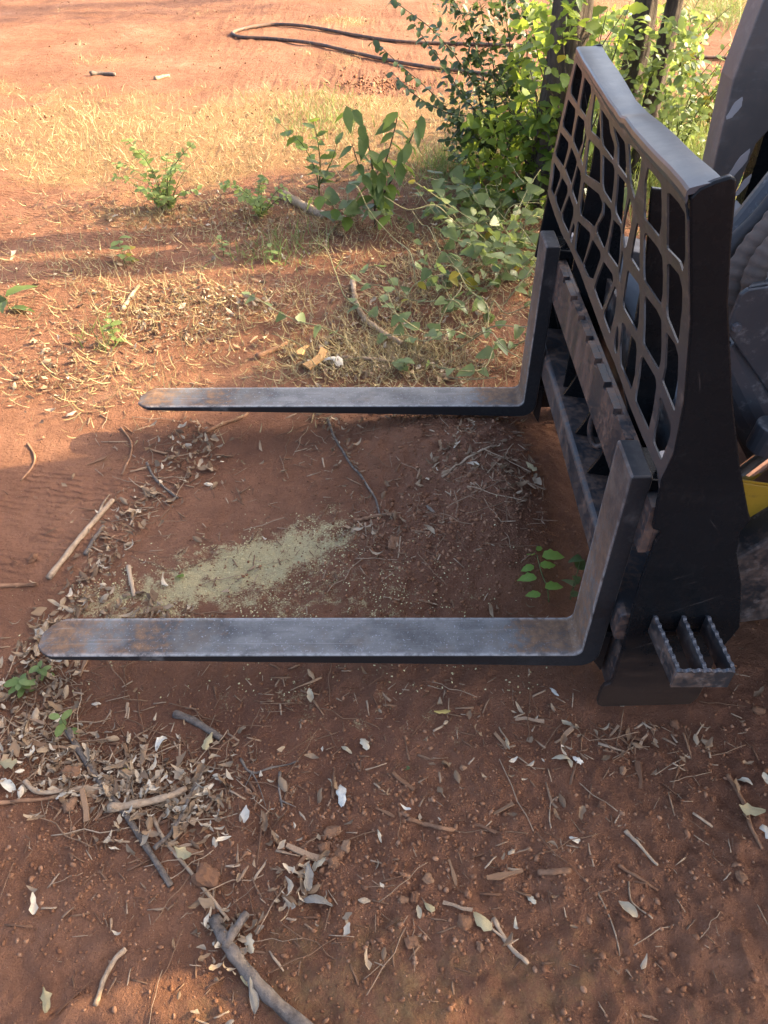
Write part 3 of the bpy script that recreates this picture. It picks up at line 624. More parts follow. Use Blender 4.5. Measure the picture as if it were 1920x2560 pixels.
# lift arms: far one in view, near one outside the frame
for ya, tag_ in ((2.30, 1), (.86, 0)):
    arm = plate('lift_arm', [(.955, ya, .60), (.935, ya, .98), (.955, ya, 1.16), (1.03, ya, 1.34), (1.20, ya, 1.46), (3.2, ya, 1.62), (3.2, ya, 1.42), (1.36, ya, 1.22), (1.20, ya, 1.05), (1.05, ya, .82), (1.025, ya, .60)], (0, .10, 0), MT['arm'], ld, .004)
    plate('arm_web', [(1.075, ya + .02, .60), (1.075, ya + .02, .86), (1.21, ya + .02, 1.04), (1.4, ya + .02, 1.2), (1.4, ya + .02, .60)], (0, .06, 0), MT['black'], arm)
    if tag_:
        for px, py, a, b in ((1838, 272, .011, .030), (1848, 412, .012, .045), (1858, 465, .009, .035)):
            c = atY(px, py, 2.2985); m = MB(); pts = []
            for k in range(14):
                t = 2 * math.pi * k / 14; u, v = a * math.cos(t) * (1 + .2 * math.sin(5 * t)), b * math.sin(t) * (1 + .12 * math.cos(3 * t))
                pts.append((c.x + u * .9 + v * .42, 2.2985, c.z + v * .9 - u * .42))
            m.prism(pts, (0, .0015, 0)); m.build('bare_patch', MT['chip'], arm)
# tilt cylinders
def cyl(p0, p1, r, mat, name, parent=ld, n=20): m = MB(); m.tube([p0, p1], r, n); return m.build(name, mat, parent, .003)
Yc = 1.42
cyl(atY(1790, 668, 1.75), atY(2010, 395, 1.80), .045, MT['grey'], 'cylinder_tube')
tb = cyl(atY(1800, 838, Yc), atY(1938, 1120, Yc - .05), .062, MT['grey'], 'cylinder_tube')
cyl(atY(1938, 1062, 1.25), atY(1905, 1122, 1.25), .034, MT['grey'], 'rod_gland', tb)
cyl(atY(1990, 1090, 1.27), atY(1800, 1232, 1.27), .021, MT['chrome'], 'piston_rod')
cyl(atY(1610, 772, 1.98), atY(1690, 705, 1.98), .020, MT['chrome'], 'piston_rod')
cyl(atY(1668, 726, 1.98), atY(1800, 600, 1.98), .040, MT['grey'], 'cylinder_tube')
# hoses
def hose(pts, r, mat, name='hydraulic_hose'):
    pp_ = smooth_path(pts, 14); k_ = .05 if mat is MT['sleeve'] else 0
    m = MB(); m.tube(pp_, [r * (1 + k_ * math.sin(q * 1.15) + k_ * .6 * math.sin(q * .43)) for q in range(len(pp_))], 12); return m.build(name, mat, ld, smooth=True)
hose([atY(1960, 470, 1.62), atY(1900, 545, 1.60), atY(1845, 600, 1.58), atY(1812, 650, 1.56), atY(1795, 720, 1.55)], .019, MT['rubber'])
hose([atY(1970, 520, 1.55), atY(1910, 590, 1.52), atY(1858, 660, 1.50), atY(1836, 730, 1.48), atY(1850, 800, 1.47)], .027, MT['sleeve'])
hose([atY(1985, 560, 1.46), atY(1930, 620, 1.45), atY(1890, 680, 1.44), atY(1880, 740, 1.43), atY(1890, 800, 1.43)], .022, MT['sleeve'])
hose([atY(1805, 720, 1.50), atY(1820, 780, 1.48), atY(1850, 815, 1.46)], .012, MT['rubber'])
# hose guard bracket
hg = plate('hose_guard', [atY(1852, 738, 1.34), atY(1872, 724, 1.34), atY(1990, 708, 1.34), atY(1990, 1030, 1.34), atY(1925, 985, 1.34), atY(1815, 828, 1.34)], (0, .012, 0), MT['grey'])
plate('guard_flange', [atY(1868, 724, 1.345), atY(1990, 700, 1.345), atY(1990, 690, 1.43), atY(1880, 712, 1.43)], (0, 0, .006), MT['grey'], hg)
m = MB(); b0 = atY(1840, 816, 1.34); m.tube([b0 + Vector((0, .002, 0)), b0 + Vector((0, -.010, 0))], .010, 6); m.build('bolt', MT['worn'], hg, .001)
for pts in ([(1815, 845), (1842, 868), (1832, 902)], [(1853, 905), (1880, 925), (1850, 932)]):
    plate('tab', [atY(px, py, 1.37) for px, py in pts], (0, .008, 0), MT['black'], hg, .001)
# yellow quick attach bracket, its arc and a dark foot
yb = plate('mounting_bracket', [atY(1848, 1205, 1.24), atY(1990, 1228, 1.24), atY(1990, 1275, 1.24), atY(1925, 1300, 1.24), atY(1895, 1330, 1.24), atY(1880, 1375, 1.24), atY(1878, 1420, 1.24), atY(1840, 1430, 1.24), atY(1838, 1300, 1.24)], (0, .014, 0), MT['yellow'])
plate('bracket_flange', [atY(1843, 1203, 1.238), atY(1990, 1223, 1.238), atY(1990, 1229, 1.262), atY(1843, 1209, 1.262)], (0, 0, .006), MT['yellow'], yb, .001)
plate('bracket_web', [atY(1895, 1345, 1.30), atY(1990, 1290, 1.30), atY(1990, 1420, 1.30), atY(1890, 1430, 1.30)], (0, .01, 0), MT['yellow'], yb)
plate('attach_foot', [atY(1830, 1400, 1.16), atY(1860, 1385, 1.16), atY(1990, 1310, 1.16), atY(2000, 1540, 1.16), atY(1845, 1560, 1.16), atY(1830, 1500, 1.16)], (0, .13, 0), MT['dirty'], ld, .008)
# attach plate and cross tube behind the lattice
plate('attach_plate', [(.625, 1.10, .15), (.64, 1.10, .15), (.605, 1.10, .62), (.590, 1.10, .62)], (0, 1.0, 0), MT['dirty'])
plate('attach_top_lip', [(.588, 1.12, .625), (.635, 1.12, .655), (.638, 1.12, .648), (.590, 1.12, .618)], (0, .96, 0), MT['rail'])
plate('attach_strut', [(.62, 1.95, .66), (.66, 1.95, .66), (.85, 1.95, .62), (.85, 1.95, .55), (.70, 1.95, .52)], (0, .10, 0), MT['arm'])
plate('yellow_strip', [atX(1612, 762, .70), atX(1626, 764, .70), atX(1700, 905, .70), atX(1694, 925, .70)], (.012, 0, 0), MT['yellow'], ld, .001)
plate('brown_strip', [atX(1524, 880, .585), atX(1538, 900, .585), atX(1575, 1040, .585), atX(1562, 1045, .585)], (.006, 0, 0), MT['yellow'], ld, .001)
plate('cross_shield', [(.70, 1.60, .40), (.95, 1.60, .74), (.96, 1.60, .73), (.72, 1.60, .38)], (0, .5, 0), MT['arm'])
# machine body outside the frame: chassis, cab, wheels, rear towers
plate('chassis', [(1.15, 1.08, .22), (3.3, 1.08, .25), (3.35, 1.08, 1.15), (2.5, 1.08, 1.25), (1.35, 1.08, .95), (1.10, 1.08, .45)], (0, 1.04, 0), MT['black'], ld, .02)
cab = plate('cab', [(1.28, 1.16, .98), (2.45, 1.16, 1.26), (2.45, 1.16, 2.0), (1.42, 1.16, 2.02), (1.30, 1.16, 1.9)], (0, .88, 0), MT['black'], ld, .03)
plate('cab_window', [(1.275, 1.22, 1.05), (1.292, 1.22, 1.86), (1.288, 1.22, 1.86), (1.270, 1.22, 1.05)], (0, .76, 0), MT['glass'], cab, 0)
for ya in (.84, 2.20): plate('rear_tower', [(2.7, ya, .5), (3.4, ya, .5), (3.35, ya, 1.72), (3.05, ya, 1.72)], (0, .16, 0), MT['black'], ld, .01)
for wx in (1.62, 2.78):
    for wy in (.80, 2.14):
        m = MB(); pr = [(.0, .22), (.01, .36), (.04, .415), (.10, .425), (.20, .425), (.26, .415), (.29, .36), (.30, .22)]; V = []; F = []; NN = 40
        for k in range(NN):
            a = 2 * math.pi * k / NN
            for j, (yy, rr) in enumerate(pr):
                r2 = rr + (.02 if (k % 4 < 2) == (j < 4) and 1 < j < 6 else 0); V.append((wx + r2 * math.cos(a), wy + yy, .43 + r2 * math.sin(a)))
        nP = len(pr)
        for k in range(NN):
            for j in range(nP): F.append((k * nP + j, k * nP + (j + 1) % nP, ((k + 1) % NN) * nP + (j + 1) % nP, ((k + 1) % NN) * nP + j))
        m.add(V, F); wh = m.build('wheel', MT['rubber'], ld)
        m = MB(); m.tube([(wx, wy + .05, .43), (wx, wy + .25, .43)], .222, 24); m.build('rim', MT['yellow'], wh)


# ------------------------------------------------------------------ leaf shapes (one unit long along +Y, face up +Z)
def leaf_mesh(name, wf, n=7, fold=.18, droop=.12, serr=0.0, wav=0.0, seed=0, mat=None, t0=0.0):
    r = random.Random(seed); V = []; F = []
    for i in range(n + 1):
        t = t0 + (1 - t0) * i / n; w = wf(max(0, min(1, i / n))) * (1 + serr * (1 if i % 2 else -1)); z = -droop * t * t
        zz = fold * w; a, b = r.uniform(-wav, wav), r.uniform(-wav, wav)
        V += [(-w, t, z + zz + a), (0, t, z), (w, t, z + zz + b)]
    for i in range(n):
        k = 3 * i; F += [(k, k + 1, k + 4, k + 3), (k + 1, k + 2, k + 5, k + 4)]
    return mesh_from(name, V, F, mat, True)
ovate = lambda t: .30 * (math.sin(math.pi * min(1, t * 1.0) ** .75)) ** .85 + .004
heart = lambda t: .48 * ((1 - t) ** .62) * min(1, (t + .02) * 7) ** .5 + .005
oval = lambda t: .27 * math.sqrt(max(0, 1 - (2 * t - 1) ** 2)) + .006
lance = lambda t: .20 * (math.sin(math.pi * t ** .8)) ** .9 + .004
LF = {k: [leaf_mesh(k, f, n, fo, dr, se, .02, i, MT[mk], t0) for i, (fo, dr) in enumerate(((.15, .10), (.35, .2), (.05, .28)))]
      for k, f, n, se, mk, t0 in (('hack', ovate, 8, .10, 'hack', 0), ('brier', heart, 7, 0, 'brier', -.1), ('locust', oval, 5, 0, 'locust', 0),
                                  ('privet', oval, 5, 0, 'privet', 0), ('sapl', lance, 6, .03, 'sapl', 0), ('yleaf', ovate, 7, .05, 'yleaf', 0), ('weedleaf', ovate, 7, .10, 'weedb', 0))}
def frame(d, nrm):
    y = Vector(d).normalized(); z = Vector(nrm); z = z - y * z.dot(y)
    if z.length < 1e-4: z = Vector((1, 0, 0)) - y * y.x
    z.normalize(); x = y.cross(z)
    return Matrix((x, y, z)).transposed()
def put_leaf(parent, me, pos, d, nrm, size, name='leaf'):
    o = bpy.data.objects.new(name, me); COL.objects.link(o); o.parent = parent
    M = frame(d, nrm).to_4x4(); M.translation = Vector(pos) - parent.location
    o.matrix_basis = M @ Matrix.Diagonal((size, size, size, 1)); return o
rv = lambda s=1.0: Vector((random.uniform(-s, s), random.uniform(-s, s), random.uniform(-s, s)))
def leaves_along(root, path, kind, size, sp, start=.15, droop=.25, pair=False, toward=None, jitter=.3, limit=999, alt=None):
    acc = 0; side = 1; n = 0; L = sum((path[i + 1] - path[i]).length for i in range(len(path) - 1)); done = 0
    for i in range(len(path) - 1):
        seg = path[i + 1] - path[i]; ln = seg.length; t = seg / ln if ln else Vector((0, 0, 1)); done += ln; acc += ln
        if done < start * L: continue
        while acc > sp and n < limit:
            acc -= sp
            h = t.cross(Vector((0, 0, 1)));  h = h.normalized() if h.length > .1 else Vector((1, 0, 0))
            h = (Matrix.Rotation(random.uniform(-.7, .7), 3, t) @ h)
            for sd in ((1, -1) if pair else (side,)):
                d = t * .45 + h * sd * .9 + Vector((0, 0, -droop)) + rv(jitter)
                nr = Vector((0, 0, 1)) + rv(.45) + (Vector(toward) if toward else Vector((0, -.35, 0)))
                k = alt[0] if alt and random.random() < alt[1] else kind
                put_leaf(root, random.choice(LF[k]), path[i] + seg * random.random(), d, nr, size * random.uniform(.7, 1.2)); n += 1
            side = -side
    return n
def stems(root, paths, r0, r1, mat, name='stem'):
    for p in paths:
        m = MB(); k = len(p); m.tube(p, [r0 + (r1 - r0) * i / (k - 1) for i in range(k)], 6); m.build(name, mat, root, smooth=True)
def pxpath(pts, n=5): return smooth_path([atY(*p) for p in pts], n)
def base_of(px, py): return ground_at(px, py)

def tint(me, vals):
    c = np.ones((len(vals), 4), np.float32); c[:, :3] = np.asarray(vals)[:, None]
    a = me.color_attributes.new('tint', 'FLOAT_COLOR', 'POINT'); a.data.foreach_set('color', c.ravel())
def unit(me):
    v = np.zeros(len(me.vertices) * 3); me.vertices.foreach_get('co', v); return v.reshape(-1, 3), [tuple(p.vertices) for p in me.polygons]
def rotm(ax, ay, az):
    cx, sx, cy, sy, cz, sz = np.cos(ax), np.sin(ax), np.cos(ay), np.sin(ay), np.cos(az), np.sin(az); n = len(ax)
    M = np.empty((n, 3, 3)); M[:, 0, 0] = cz * cy; M[:, 0, 1] = cz * sy * sx - sz * cx; M[:, 0, 2] = cz * sy * cx + sz * sx
    M[:, 1, 0] = sz * cy; M[:, 1, 1] = sz * sy * sx + cz * cx; M[:, 1, 2] = sz * sy * cx - cz * sx
    M[:, 2, 0] = -sy; M[:, 2, 1] = cy * sx; M[:, 2, 2] = cy * cx; return M
def scatter(name, units, P, S3, A, T, mat, label, smooth=False):
    n = len(P); which = rng.integers(0, len(units), n); VV = []; LV = []; LT = []; TT = []; off = 0
    for u, (uv, uf) in enumerate(units):
        k = np.where(which == u)[0]
        if not len(k): continue
        M = rotm(A[k, 0], A[k, 1], A[k, 2]); W = np.einsum('nij,nvj->nvi', M, uv[None] * S3[k][:, None, :]) + P[k][:, None, :]
        m = len(uv); VV.append(W.reshape(-1, 3)); TT.append(np.repeat(T[k], m))
        fl = np.array([i for f in uf for i in f]); ft = np.array([len(f) for f in uf])
        LV.append((fl[None] + (np.arange(len(k)) * m)[:, None] + off).ravel()); LT.append(np.tile(ft, len(k))); off += m * len(k)
    V = np.concatenate(VV); L = np.concatenate(LV); C = np.concatenate(LT)
    me = bpy.data.meshes.new(name); me.vertices.add(len(V)); me.vertices.foreach_set('co', V.ravel()); me.loops.add(len(L)); me.loops.foreach_set('vertex_index', L)
    me.polygons.add(len(C)); me.polygons.foreach_set('loop_start', np.concatenate([[0], np.cumsum(C)[:-1]])); me.polygons.foreach_set('loop_total', C)
    if smooth: me.polygons.foreach_set('use_smooth', np.ones(len(C), bool))
    me.update(); tint(me, np.concatenate(TT)); me.materials.append(mat); o = link(name, me); tag(o, label, None, None, 'stuff'); return o
# ------------------------------------------------------------------ trees
def tree_trunk(root, path, r0, r1, n=24, mat='bark'):
    m = MB(); k = len(path); V = []; F = []
    p = smooth_path(path, 9); k = len(p)
    m.tube(p, [(r0 + (r1 - r0) * i / (k - 1)) * (1 + .06 * math.sin(i * 1.9)) + (.05 * math.exp(-i * .9) if i < 6 else 0) for i in range(k)], n)
    for q, v in enumerate(m.V):
        c_ = p[min(q // n, k - 1)]; a_ = 2 * math.pi * (q % n) / n; f_ = 1 + .10 * math.sin(5 * a_ + .35 * (q // n)) + .07 * math.sin(9 * a_ - .6 * (q // n)) + random.uniform(-.05, .05); m.V[q] = c_ + (v - c_) * f_
    o = m.build('trunk', MT[mat], root, smooth=True); return o
def crown_mesh(root, P, size, name='crown'):
    n = len(P); P = np.asarray(P, float) - np.array(root.location)
    nr = rng.normal(size=(n, 3)); nr[:, 2] = np.abs(nr[:, 2]) + .3; nr /= np.linalg.norm(nr, axis=1)[:, None]
    a = np.cross(nr, rng.normal(size=(n, 3))); a /= np.linalg.norm(a, axis=1)[:, None]; b = np.cross(nr, a)
    s = size * rng.uniform(.6, 1.2, (n, 1))
    Q = np.stack([P - a * s * .5, P + b * s * .3, P + a * s * .5, P - b * s * .3], 1).reshape(-1, 3)
    F = [(4 * i, 4 * i + 1, 4 * i + 2, 4 * i + 3) for i in range(n)]
    me = mesh_from(name, Q, F, MT['crown']); tint(me, np.repeat(rng.random(n), 4)); o = link(name, me, root); o['kind'] = 'stuff'; return o
def limbs(root, p0, ends, r, mat='bark'):
    for e in ends:
        m = MB(); a, b = Vector(p0), Vector(e); c = (a + b) / 2 + Vector((0, 0, .12 * (b - a).length))
        pp = smooth_path([a, c, b], 6); m.tube(pp, [r * (1 - .75 * i / (len(pp) - 1)) for i in range(len(pp))], 7); m.build('limb', MT[mat], root, smooth=True)
def blob(c, rad, n, zmin=-9):
    v = rng.normal(size=(n * 2, 3)); v /= np.linalg.norm(v, axis=1)[:, None]; v *= rng.random((n * 2, 1)) ** .4
    p = np.array(c) + v * np.array(rad); keep = p[:, 2] > zmin; return p[keep][:n]
def std_tree(x, y, r, h, lab, crown_c, crown_r, nleaf, lean=(0, 0)):
    z = hz(x, y); root = empty('tree', (x, y, z), lab, 'tree')
    top = Vector((x + lean[0], y + lean[1], h)); tree_trunk(root, [(x, y, z - .1), (x + lean[0] * .2, y + lean[1] * .2, z + h * .25), (x + lean[0] * .6, y + lean[1] * .6, z + h * .6), top], r, r * .55)
    ends = [Vector(crown_c) + Vector((crown_r[0] * .7 * math.cos(a), crown_r[1] * .7 * math.sin(a), crown_r[2] * random.uniform(-.2, .6))) for a in np.linspace(0, 6.28, 7)[:-1]]
    limbs(root, top - Vector((0, 0, .4)), ends, r * .5)
    crown_mesh(root, blob(crown_c, crown_r, nleaf, 2.6), .10); return root
t1 = atY(1424, 60, 4.12); t2 = atY(1607, 60, 4.22); t3 = atY(1672, 60, 4.30)
std_tree(t1.x, 4.12, .098, 4.2, 'thick dark tree trunk standing behind the far end of the lattice guard', (t1.x + .5, 4.6, 5.2), (1.5, 1.4, 1.3), 1500, (.02, .05))
std_tree(t2.x, 4.22, .062, 3.8, 'slim tree trunk seen above the middle of the guard, beside a thinner one', (t2.x + .7, 4.9, 4.6), (1.0, 1.0, 1.0), 700, (.0, .1))
std_tree(t3.x, 4.30, .045, 3.6, 'thinnest tree trunk, close right of the slim trunk above the guard', (t3.x + 1.0, 5.2, 4.4), (.9, .9, .9), 500, (.05, .1))
std_tree(3.3, 11.0, .16, 4.6, 'tree beyond the far dirt whose shade crosses the top of the yard', (2.9, 10.75, 3.5), (2.2, .75, 1.0), 1300)
std_tree(3.3, 4.42, .15, 4.4, 'unseen stout tree added beyond the lift arm to widen the trunk shadow', (3.6, 5.0, 5.4), (1.5, 1.2, 1.2), 900)  # out-of-view trunk added so the shadow band on the left is wider
# unseen shade tree: crown shaped along sun rays to cast mapped shade and flecks
flecks = [(145, 2175, .05), (200, 2180, .07), (480, 2112, .05), (60, 2490, .08), (440, 2490, .07), (540, 2520, .08), (1420, 2440, .03), (1540, 2530, .04), (1770, 2385, .03), (1880, 2370, .035), (1900, 2520, .04), (1640, 2540, .03), (815, 1900, .03),
          (250, 2420, .04), (980, 2500, .03), (700, 2500, .04)]
flecks = [(atZ(px, py).x, atZ(px, py).y, r) for px, py, r in flecks]
def shade(x, y):
    edge = 1.83 + (x + 1.19) * .53                          # far edge of the deep shade on the left
    if x < -.72: s = 1.0 if y < edge - .02 else 0.0
    else: s = 1.0 if y < 2.15 else 0.0
    if y >= 2.15 and x > -.62: s = .75 if y < 3.25 and x > -.45 + .25 * math.sin(y * 5) else .25 if y < 3.0 else (.3 if (y < 4.0 and x > 0) else 0.0)
    for fx, fy, r in flecks:
        if ((x - fx) / (r * 1.5)) ** 2 + ((y - fy) / r) ** 2 < 1: s = min(s, .02)
    return s
P = []
dirn = np.array(sun_dir) / sun_dir.z
while len(P) < 15000:
    x, y = random.uniform(-2.8, 2.4), random.uniform(-2.6, 4.0)
    if y > 3.6 and x < 0: continue
    if random.random() < shade(x, y):
        z = random.uniform(2.7, 5.2); P.append((x + dirn[0] * z, y + dirn[1] * z, z))
tx, ty = 7.6, 3.1
root = empty('tree', (tx, ty, hz(tx, ty)), 'large unseen shade tree beyond the loader, crown shaped to shade the forks', 'tree')
tree_trunk(root, [(tx, ty, -.1), (tx + .05, ty, 1.2), (tx - .05, ty + .05, 2.6), (tx, ty, 3.6)], .19, .10)
limbs(root, (tx, ty, 2.6), [(tx - 1.8, ty - .6, 3.6), (tx + 1.5, ty + .4, 4.2), (tx - .6, ty - 1.2, 4.0), (tx + .3, ty + 1.1, 3.9), (tx - .3, ty + .2, 5.0), (tx + 1.8, ty - .8, 4.6)], .08)
crown_mesh(root, P, .165)

# ------------------------------------------------------------------ shrubs, saplings, vines
def px_plant(name, label, cat, bpx, paths, kind, size, sp, r0, r1, smat, group=None, **kw):
    b = base_of(*bpx); root = empty(name, b, label, cat, group)
    PP = []; n = 0
    for p in paths: PP.append(p)
    stems(root, PP, r0, r1, MT[smat])
    for p in PP: n += leaves_along(root, p, kind, size, sp, **kw)
    return root
def c4(x, y, Y): return (640 + .4823 * x, .4823 * y, Y)
# arching dark shrub
B0 = base_of(1222, 452); bx, by = 1222, 452
arch = [[(bx, by, 4.45), c4(1180, 760, 4.4), c4(1040, 620, 4.25), c4(900, 470, 4.15), c4(740, 330, 4.1), c4(590, 185, 4.05)],
        [(bx, by, 4.45), c4(1170, 640, 4.4), c4(1060, 480, 4.3), c4(960, 320, 4.2), c4(870, 200, 4.15), c4(820, 120, 4.1)],
        [(bx, by, 4.45), c4(1160, 520, 4.4), c4(1060, 330, 4.3), c4(920, 160, 4.2), c4(790, 60, 4.15), c4(680, -20, 4.1)],
        [(bx, by, 4.45), c4(1150, 640, 4.3), c4(1010, 590, 4.2), c4(880, 530, 4.1), c4(800, 470, 4.05), c4(700, 370, 4.0)],
        [(bx, by, 4.45), c4(1200, 560, 4.4), c4(1160, 320, 4.4), c4(1090, 120, 4.35), c4(1000, -40, 4.3)],
        [(bx, by, 4.45), c4(1240, 560, 4.45), c4(1230, 330, 4.45), c4(1180, 120, 4.4), c4(1150, -60, 4.4)],
        [(bx, by, 4.45), c4(1290, 560, 4.5), c4(1320, 330, 4.55), c4(1300, 120, 4.6), c4(1270, -60, 4.6)],
        [(bx + 15, by, 4.5), c4(1330, 700, 4.4), c4(1240, 640, 4.3), c4(1130, 640, 4.2), c4(1020, 690, 4.1)],
        [(bx + 25, by, 4.5), c4(1360, 600, 4.5), c4(1400, 380, 4.5), c4(1400, 160, 4.5), c4(1360, -40, 4.5)]]
paths = [pxpath(a, 6) for a in arch]
SHRUB0 = px_plant('shrub', 'dark small-leaved shrub with long arching branches reaching left over the hose', 'shrub', (bx, by), paths[:4], 'privet', .046, .036, .005, .0015, 'woody', droop=.55, start=.25, jitter=.3, pair=True)
# bright broad-leaved suckers round the trunk
def random_shrub(name, label, b, n, hgt, spread, kind, size, sp, smat='woody', lean=(0, 0), alt=None, seed=1, group=None, r0=.006, droop=.3, start=.2, limit=999):
    st = random.getstate(); random.seed(seed)
    root = empty(name, b, label, 'shrub' if hgt > .5 else 'plant', group); PP = []
    for k in range(n):
        a = random.uniform(0, 6.283); h = hgt * random.uniform(.6, 1.05); s = spread * random.uniform(.4, 1)
        e = Vector(b) + Vector((math.cos(a) * s + lean[0], math.sin(a) * s * .7 + lean[1], h))
        m1 = Vector(b) + Vector((math.cos(a) * s * .25 + lean[0] * .3, math.sin(a) * s * .2 + lean[1] * .3, h * .45)) + rv(.03)
        PP.append(smooth_path([Vector(b) + Vector((math.cos(a) * .02, math.sin(a) * .02, -.01)), m1, (m1 + e) / 2 + rv(.04), e], 5))
    stems(root, PP, r0, .0015, MT[smat]); c = 0
    for p in PP: c += leaves_along(root, p, kind, size, sp, start=start, droop=droop, alt=alt, limit=max(0, min(limit, 290 - c)))
    random.setstate(st); return root
def foliage(root, P, mat, size):                 # mass of leaves too many to count, one part of its shrub
    P = np.asarray(P) - np.array(root.location); n = len(P)
    us = [unit(LF[mat][i]) for i in range(2)]
    A = np.stack([rng.normal(-.3, .6, n), rng.normal(0, .6, n), rng.uniform(0, 6.283, n)], 1); sc = size * rng.uniform(.6, 1.2, n)
    o = scatter('foliage', us, P, np.stack([sc, sc, sc], 1), A, rng.random(n), MT[mat + '_m'], None, True); o.parent = root; return o
for k_, a_, b_, c_, t_ in (('brier', (.07, .11, .038), (.15, .19, .075), (.32, .40, .09), .4), ('hack', (.10, .17, .030), (.18, .26, .05), (.50, .60, .07), .5), ('privet', (.030, .055, .022), (.06, .09, .036), (.16, .22, .05), .28), ('locust', (.09, .15, .04), (.17, .23, .08), (.36, .45, .10), .42)):
    MT[k_ + '_m'] = mat_leaf(k_ + '_leaf_mass', a_, b_, c_, t_, attr=True)
def px_cloud(n, x0, x1, y0, y1, Y0, Y1):
    out = []
    while len(out) < n:
        p = atY(random.uniform(x0, x1), random.uniform(y0, y1), random.uniform(Y0, Y1))
        if p.z > hz(p.x, p.y) + .02: out.append(tuple(p))
    return out
stems(SHRUB0, paths[4:], .005, .0015, MT['woody'])
foliage(SHRUB0, px_cloud(330, 1090, 1340, -20, 430, 4.3, 4.8) + [tuple(q + rv(.05)) for a in paths[4:] for q in a[5:] for _ in range(7)] + px_cloud(160, 1130, 1240, 200, 430, 4.2, 4.6), 'privet', .045)
b = base_of(1400, 520); SH1 = random_shrub('shrub', 'bright broad-leaved shrub in front of the thick trunk, beside the guard', b, 13, .86, .34, 'hack', .085, .055, lean=(-.05, 0), seed=5, alt=('yleaf', .04))
foliage(SH1, px_cloud(330, 1290, 1480, 0, 480, 4.2, 4.9), 'hack', .085)
b = base_of(1330, 500); SH2 = random_shrub('shrub', 'mid green leafy shrub between the arching shrub and the vines', b, 11, .62, .30, 'hack', .070, .05, seed=9, lean=(-.06, 0))
foliage(SH2, px_cloud(420, 1160, 1400, 280, 560, 3.9, 4.6) + px_cloud(60, 1340, 1480, -20, 230, 3.85, 4.0), 'hack', .07)
b = base_of(1660, 430); SH3 = random_shrub('shrub', 'wispy green shrub behind the top rail of the guard', b, 14, .70, .40, 'locust', .050, .032, seed=12, smat='stem', r0=.004)
foliage(SH3, px_cloud(900, 1480, 1760, 20, 420, 4.4, 5.4) + px_cloud(260, 1560, 1740, 40, 300, 4.0, 4.15), 'locust', .05)
b = base_of(1560, 470); random_shrub('shrub', 'feathery green weeds growing behind the lattice openings', b, 16, .5, .35, 'locust', .034, .026, seed=15, smat='stem', r0=.003)
b = base_of(1780, 330); random_shrub('shrub', 'yellowing shrub with drooping leaves beside the grey lift arm', b, 12, .62, .34, 'yleaf', .085, .06, seed=21, alt=('hack', .5), droop=.9, lean=(-.05, -.1))
b = base_of(1500, 330); SH4 = random_shrub('shrub', 'green shrub farther back between the thick and the slim trunks', b, 12, .70, .40, 'hack', .075, .055, seed=23, alt=('locust', .3))
foliage(SH4, px_cloud(300, 1400, 1650, 0, 300, 5.0, 5.8), 'hack', .075)
b = base_of(1700, 210); random_shrub('shrub', 'low green shrub far back behind the slim trunks', b, 12, .60, .45, 'hack', .075, .055, seed=27, alt=('yleaf', .15))
# saplings on the left of the shrubs
sp = [[(938, 570, 3.75), (935, 480, 3.74), (925, 380, 3.72), (895, 290, 3.70), (862, 262, 3.66)], [(935, 500, 3.74), (960, 420, 3.72), (985, 330, 3.7), (995, 280, 3.68)],
      [(938, 520, 3.74), (990, 430, 3.72), (1035, 330, 3.7), (1055, 285, 3.68)], [(936, 480, 3.74), (900, 420, 3.7), (880, 360, 3.66)]]
px_plant('sapling', 'young sapling with drooping pointed leaves at the shade edge', 'sapling', (938, 575), [pxpath(a) for a in sp], 'sapl', .105, .028, .005, .0015, 'woody', droop=.8, start=.2, alt=('hack', .15))
sp = [[(800, 500, 4.15), (790, 430, 4.13), (755, 360, 4.1), (700, 310, 4.08)], [(798, 470, 4.14), (800, 400, 4.1), (790, 330, 4.08), (780, 300, 4.07)], [(800, 460, 4.14), (830, 400, 4.1), (845, 350, 4.08)]]
px_plant('sapling', 'small sapling with upright pointed leaves in front of the straw', 'sapling', (800, 505), [pxpath(a) for a in sp], 'sapl', .080, .030, .004, .0012, 'stem', droop=.15, start=.2, alt=('hack', .3))
sp = [[(850, 560, 3.75), (830, 510, 3.72), (800, 490, 3.7), (770, 500, 3.66)], [(855, 560, 3.75), (870, 500, 3.72), (865, 460, 3.7)], [(850, 560, 3.75), (900, 520, 3.7), (940, 530, 3.66), (980, 540, 3.6)]]
px_plant('vine', 'broad-leaved creeper sprawling at the foot of the saplings', 'vine', (850, 560), [pxpath(a) for a in sp], 'brier', .085, .045, .003, .001, 'vine', droop=.3, start=.1, alt=('hack', .3))
# seedling with small oval leaflets
def locust(bpx, hgt, n, seed, label, size=.036, spread=.2):
    st = random.getstate(); random.seed(seed); b = base_of(*bpx); root = empty('seedling', b, label, 'seedling'); c = 0
    for k in range(n):
        a = random.uniform(0, 6.283); zz = random.uniform(.05, .55) * hgt; s0 = Vector(b) + Vector((random.uniform(-.02, .02), random.uniform(-.02, .02), 0))
        s1 = s0 + Vector((math.cos(a) * spread * .3, math.sin(a) * spread * .25, zz)); e = s1 + Vector((math.cos(a) * spread * .8, math.sin(a) * spread * .6, hgt * random.uniform(.1, .45)))
        p = smooth_path([s0, s1, (s1 + e) / 2 + Vector((0, 0, .02)), e], 5); stems(root, [p], .003, .001, MT['stem'])
        if c < 270: c += leaves_along(root, p, 'locust', size, .021, start=.12, droop=.05, pair=True, jitter=.12, limit=290 - c)
    random.setstate(st)
locust((420, 525), .36, 15, 3, 'light green seedling with rows of small oval leaflets on the sunlit soil')
locust((655, 545), .22, 9, 8, 'blue-green low plant beside the half buried log', .032, .16)
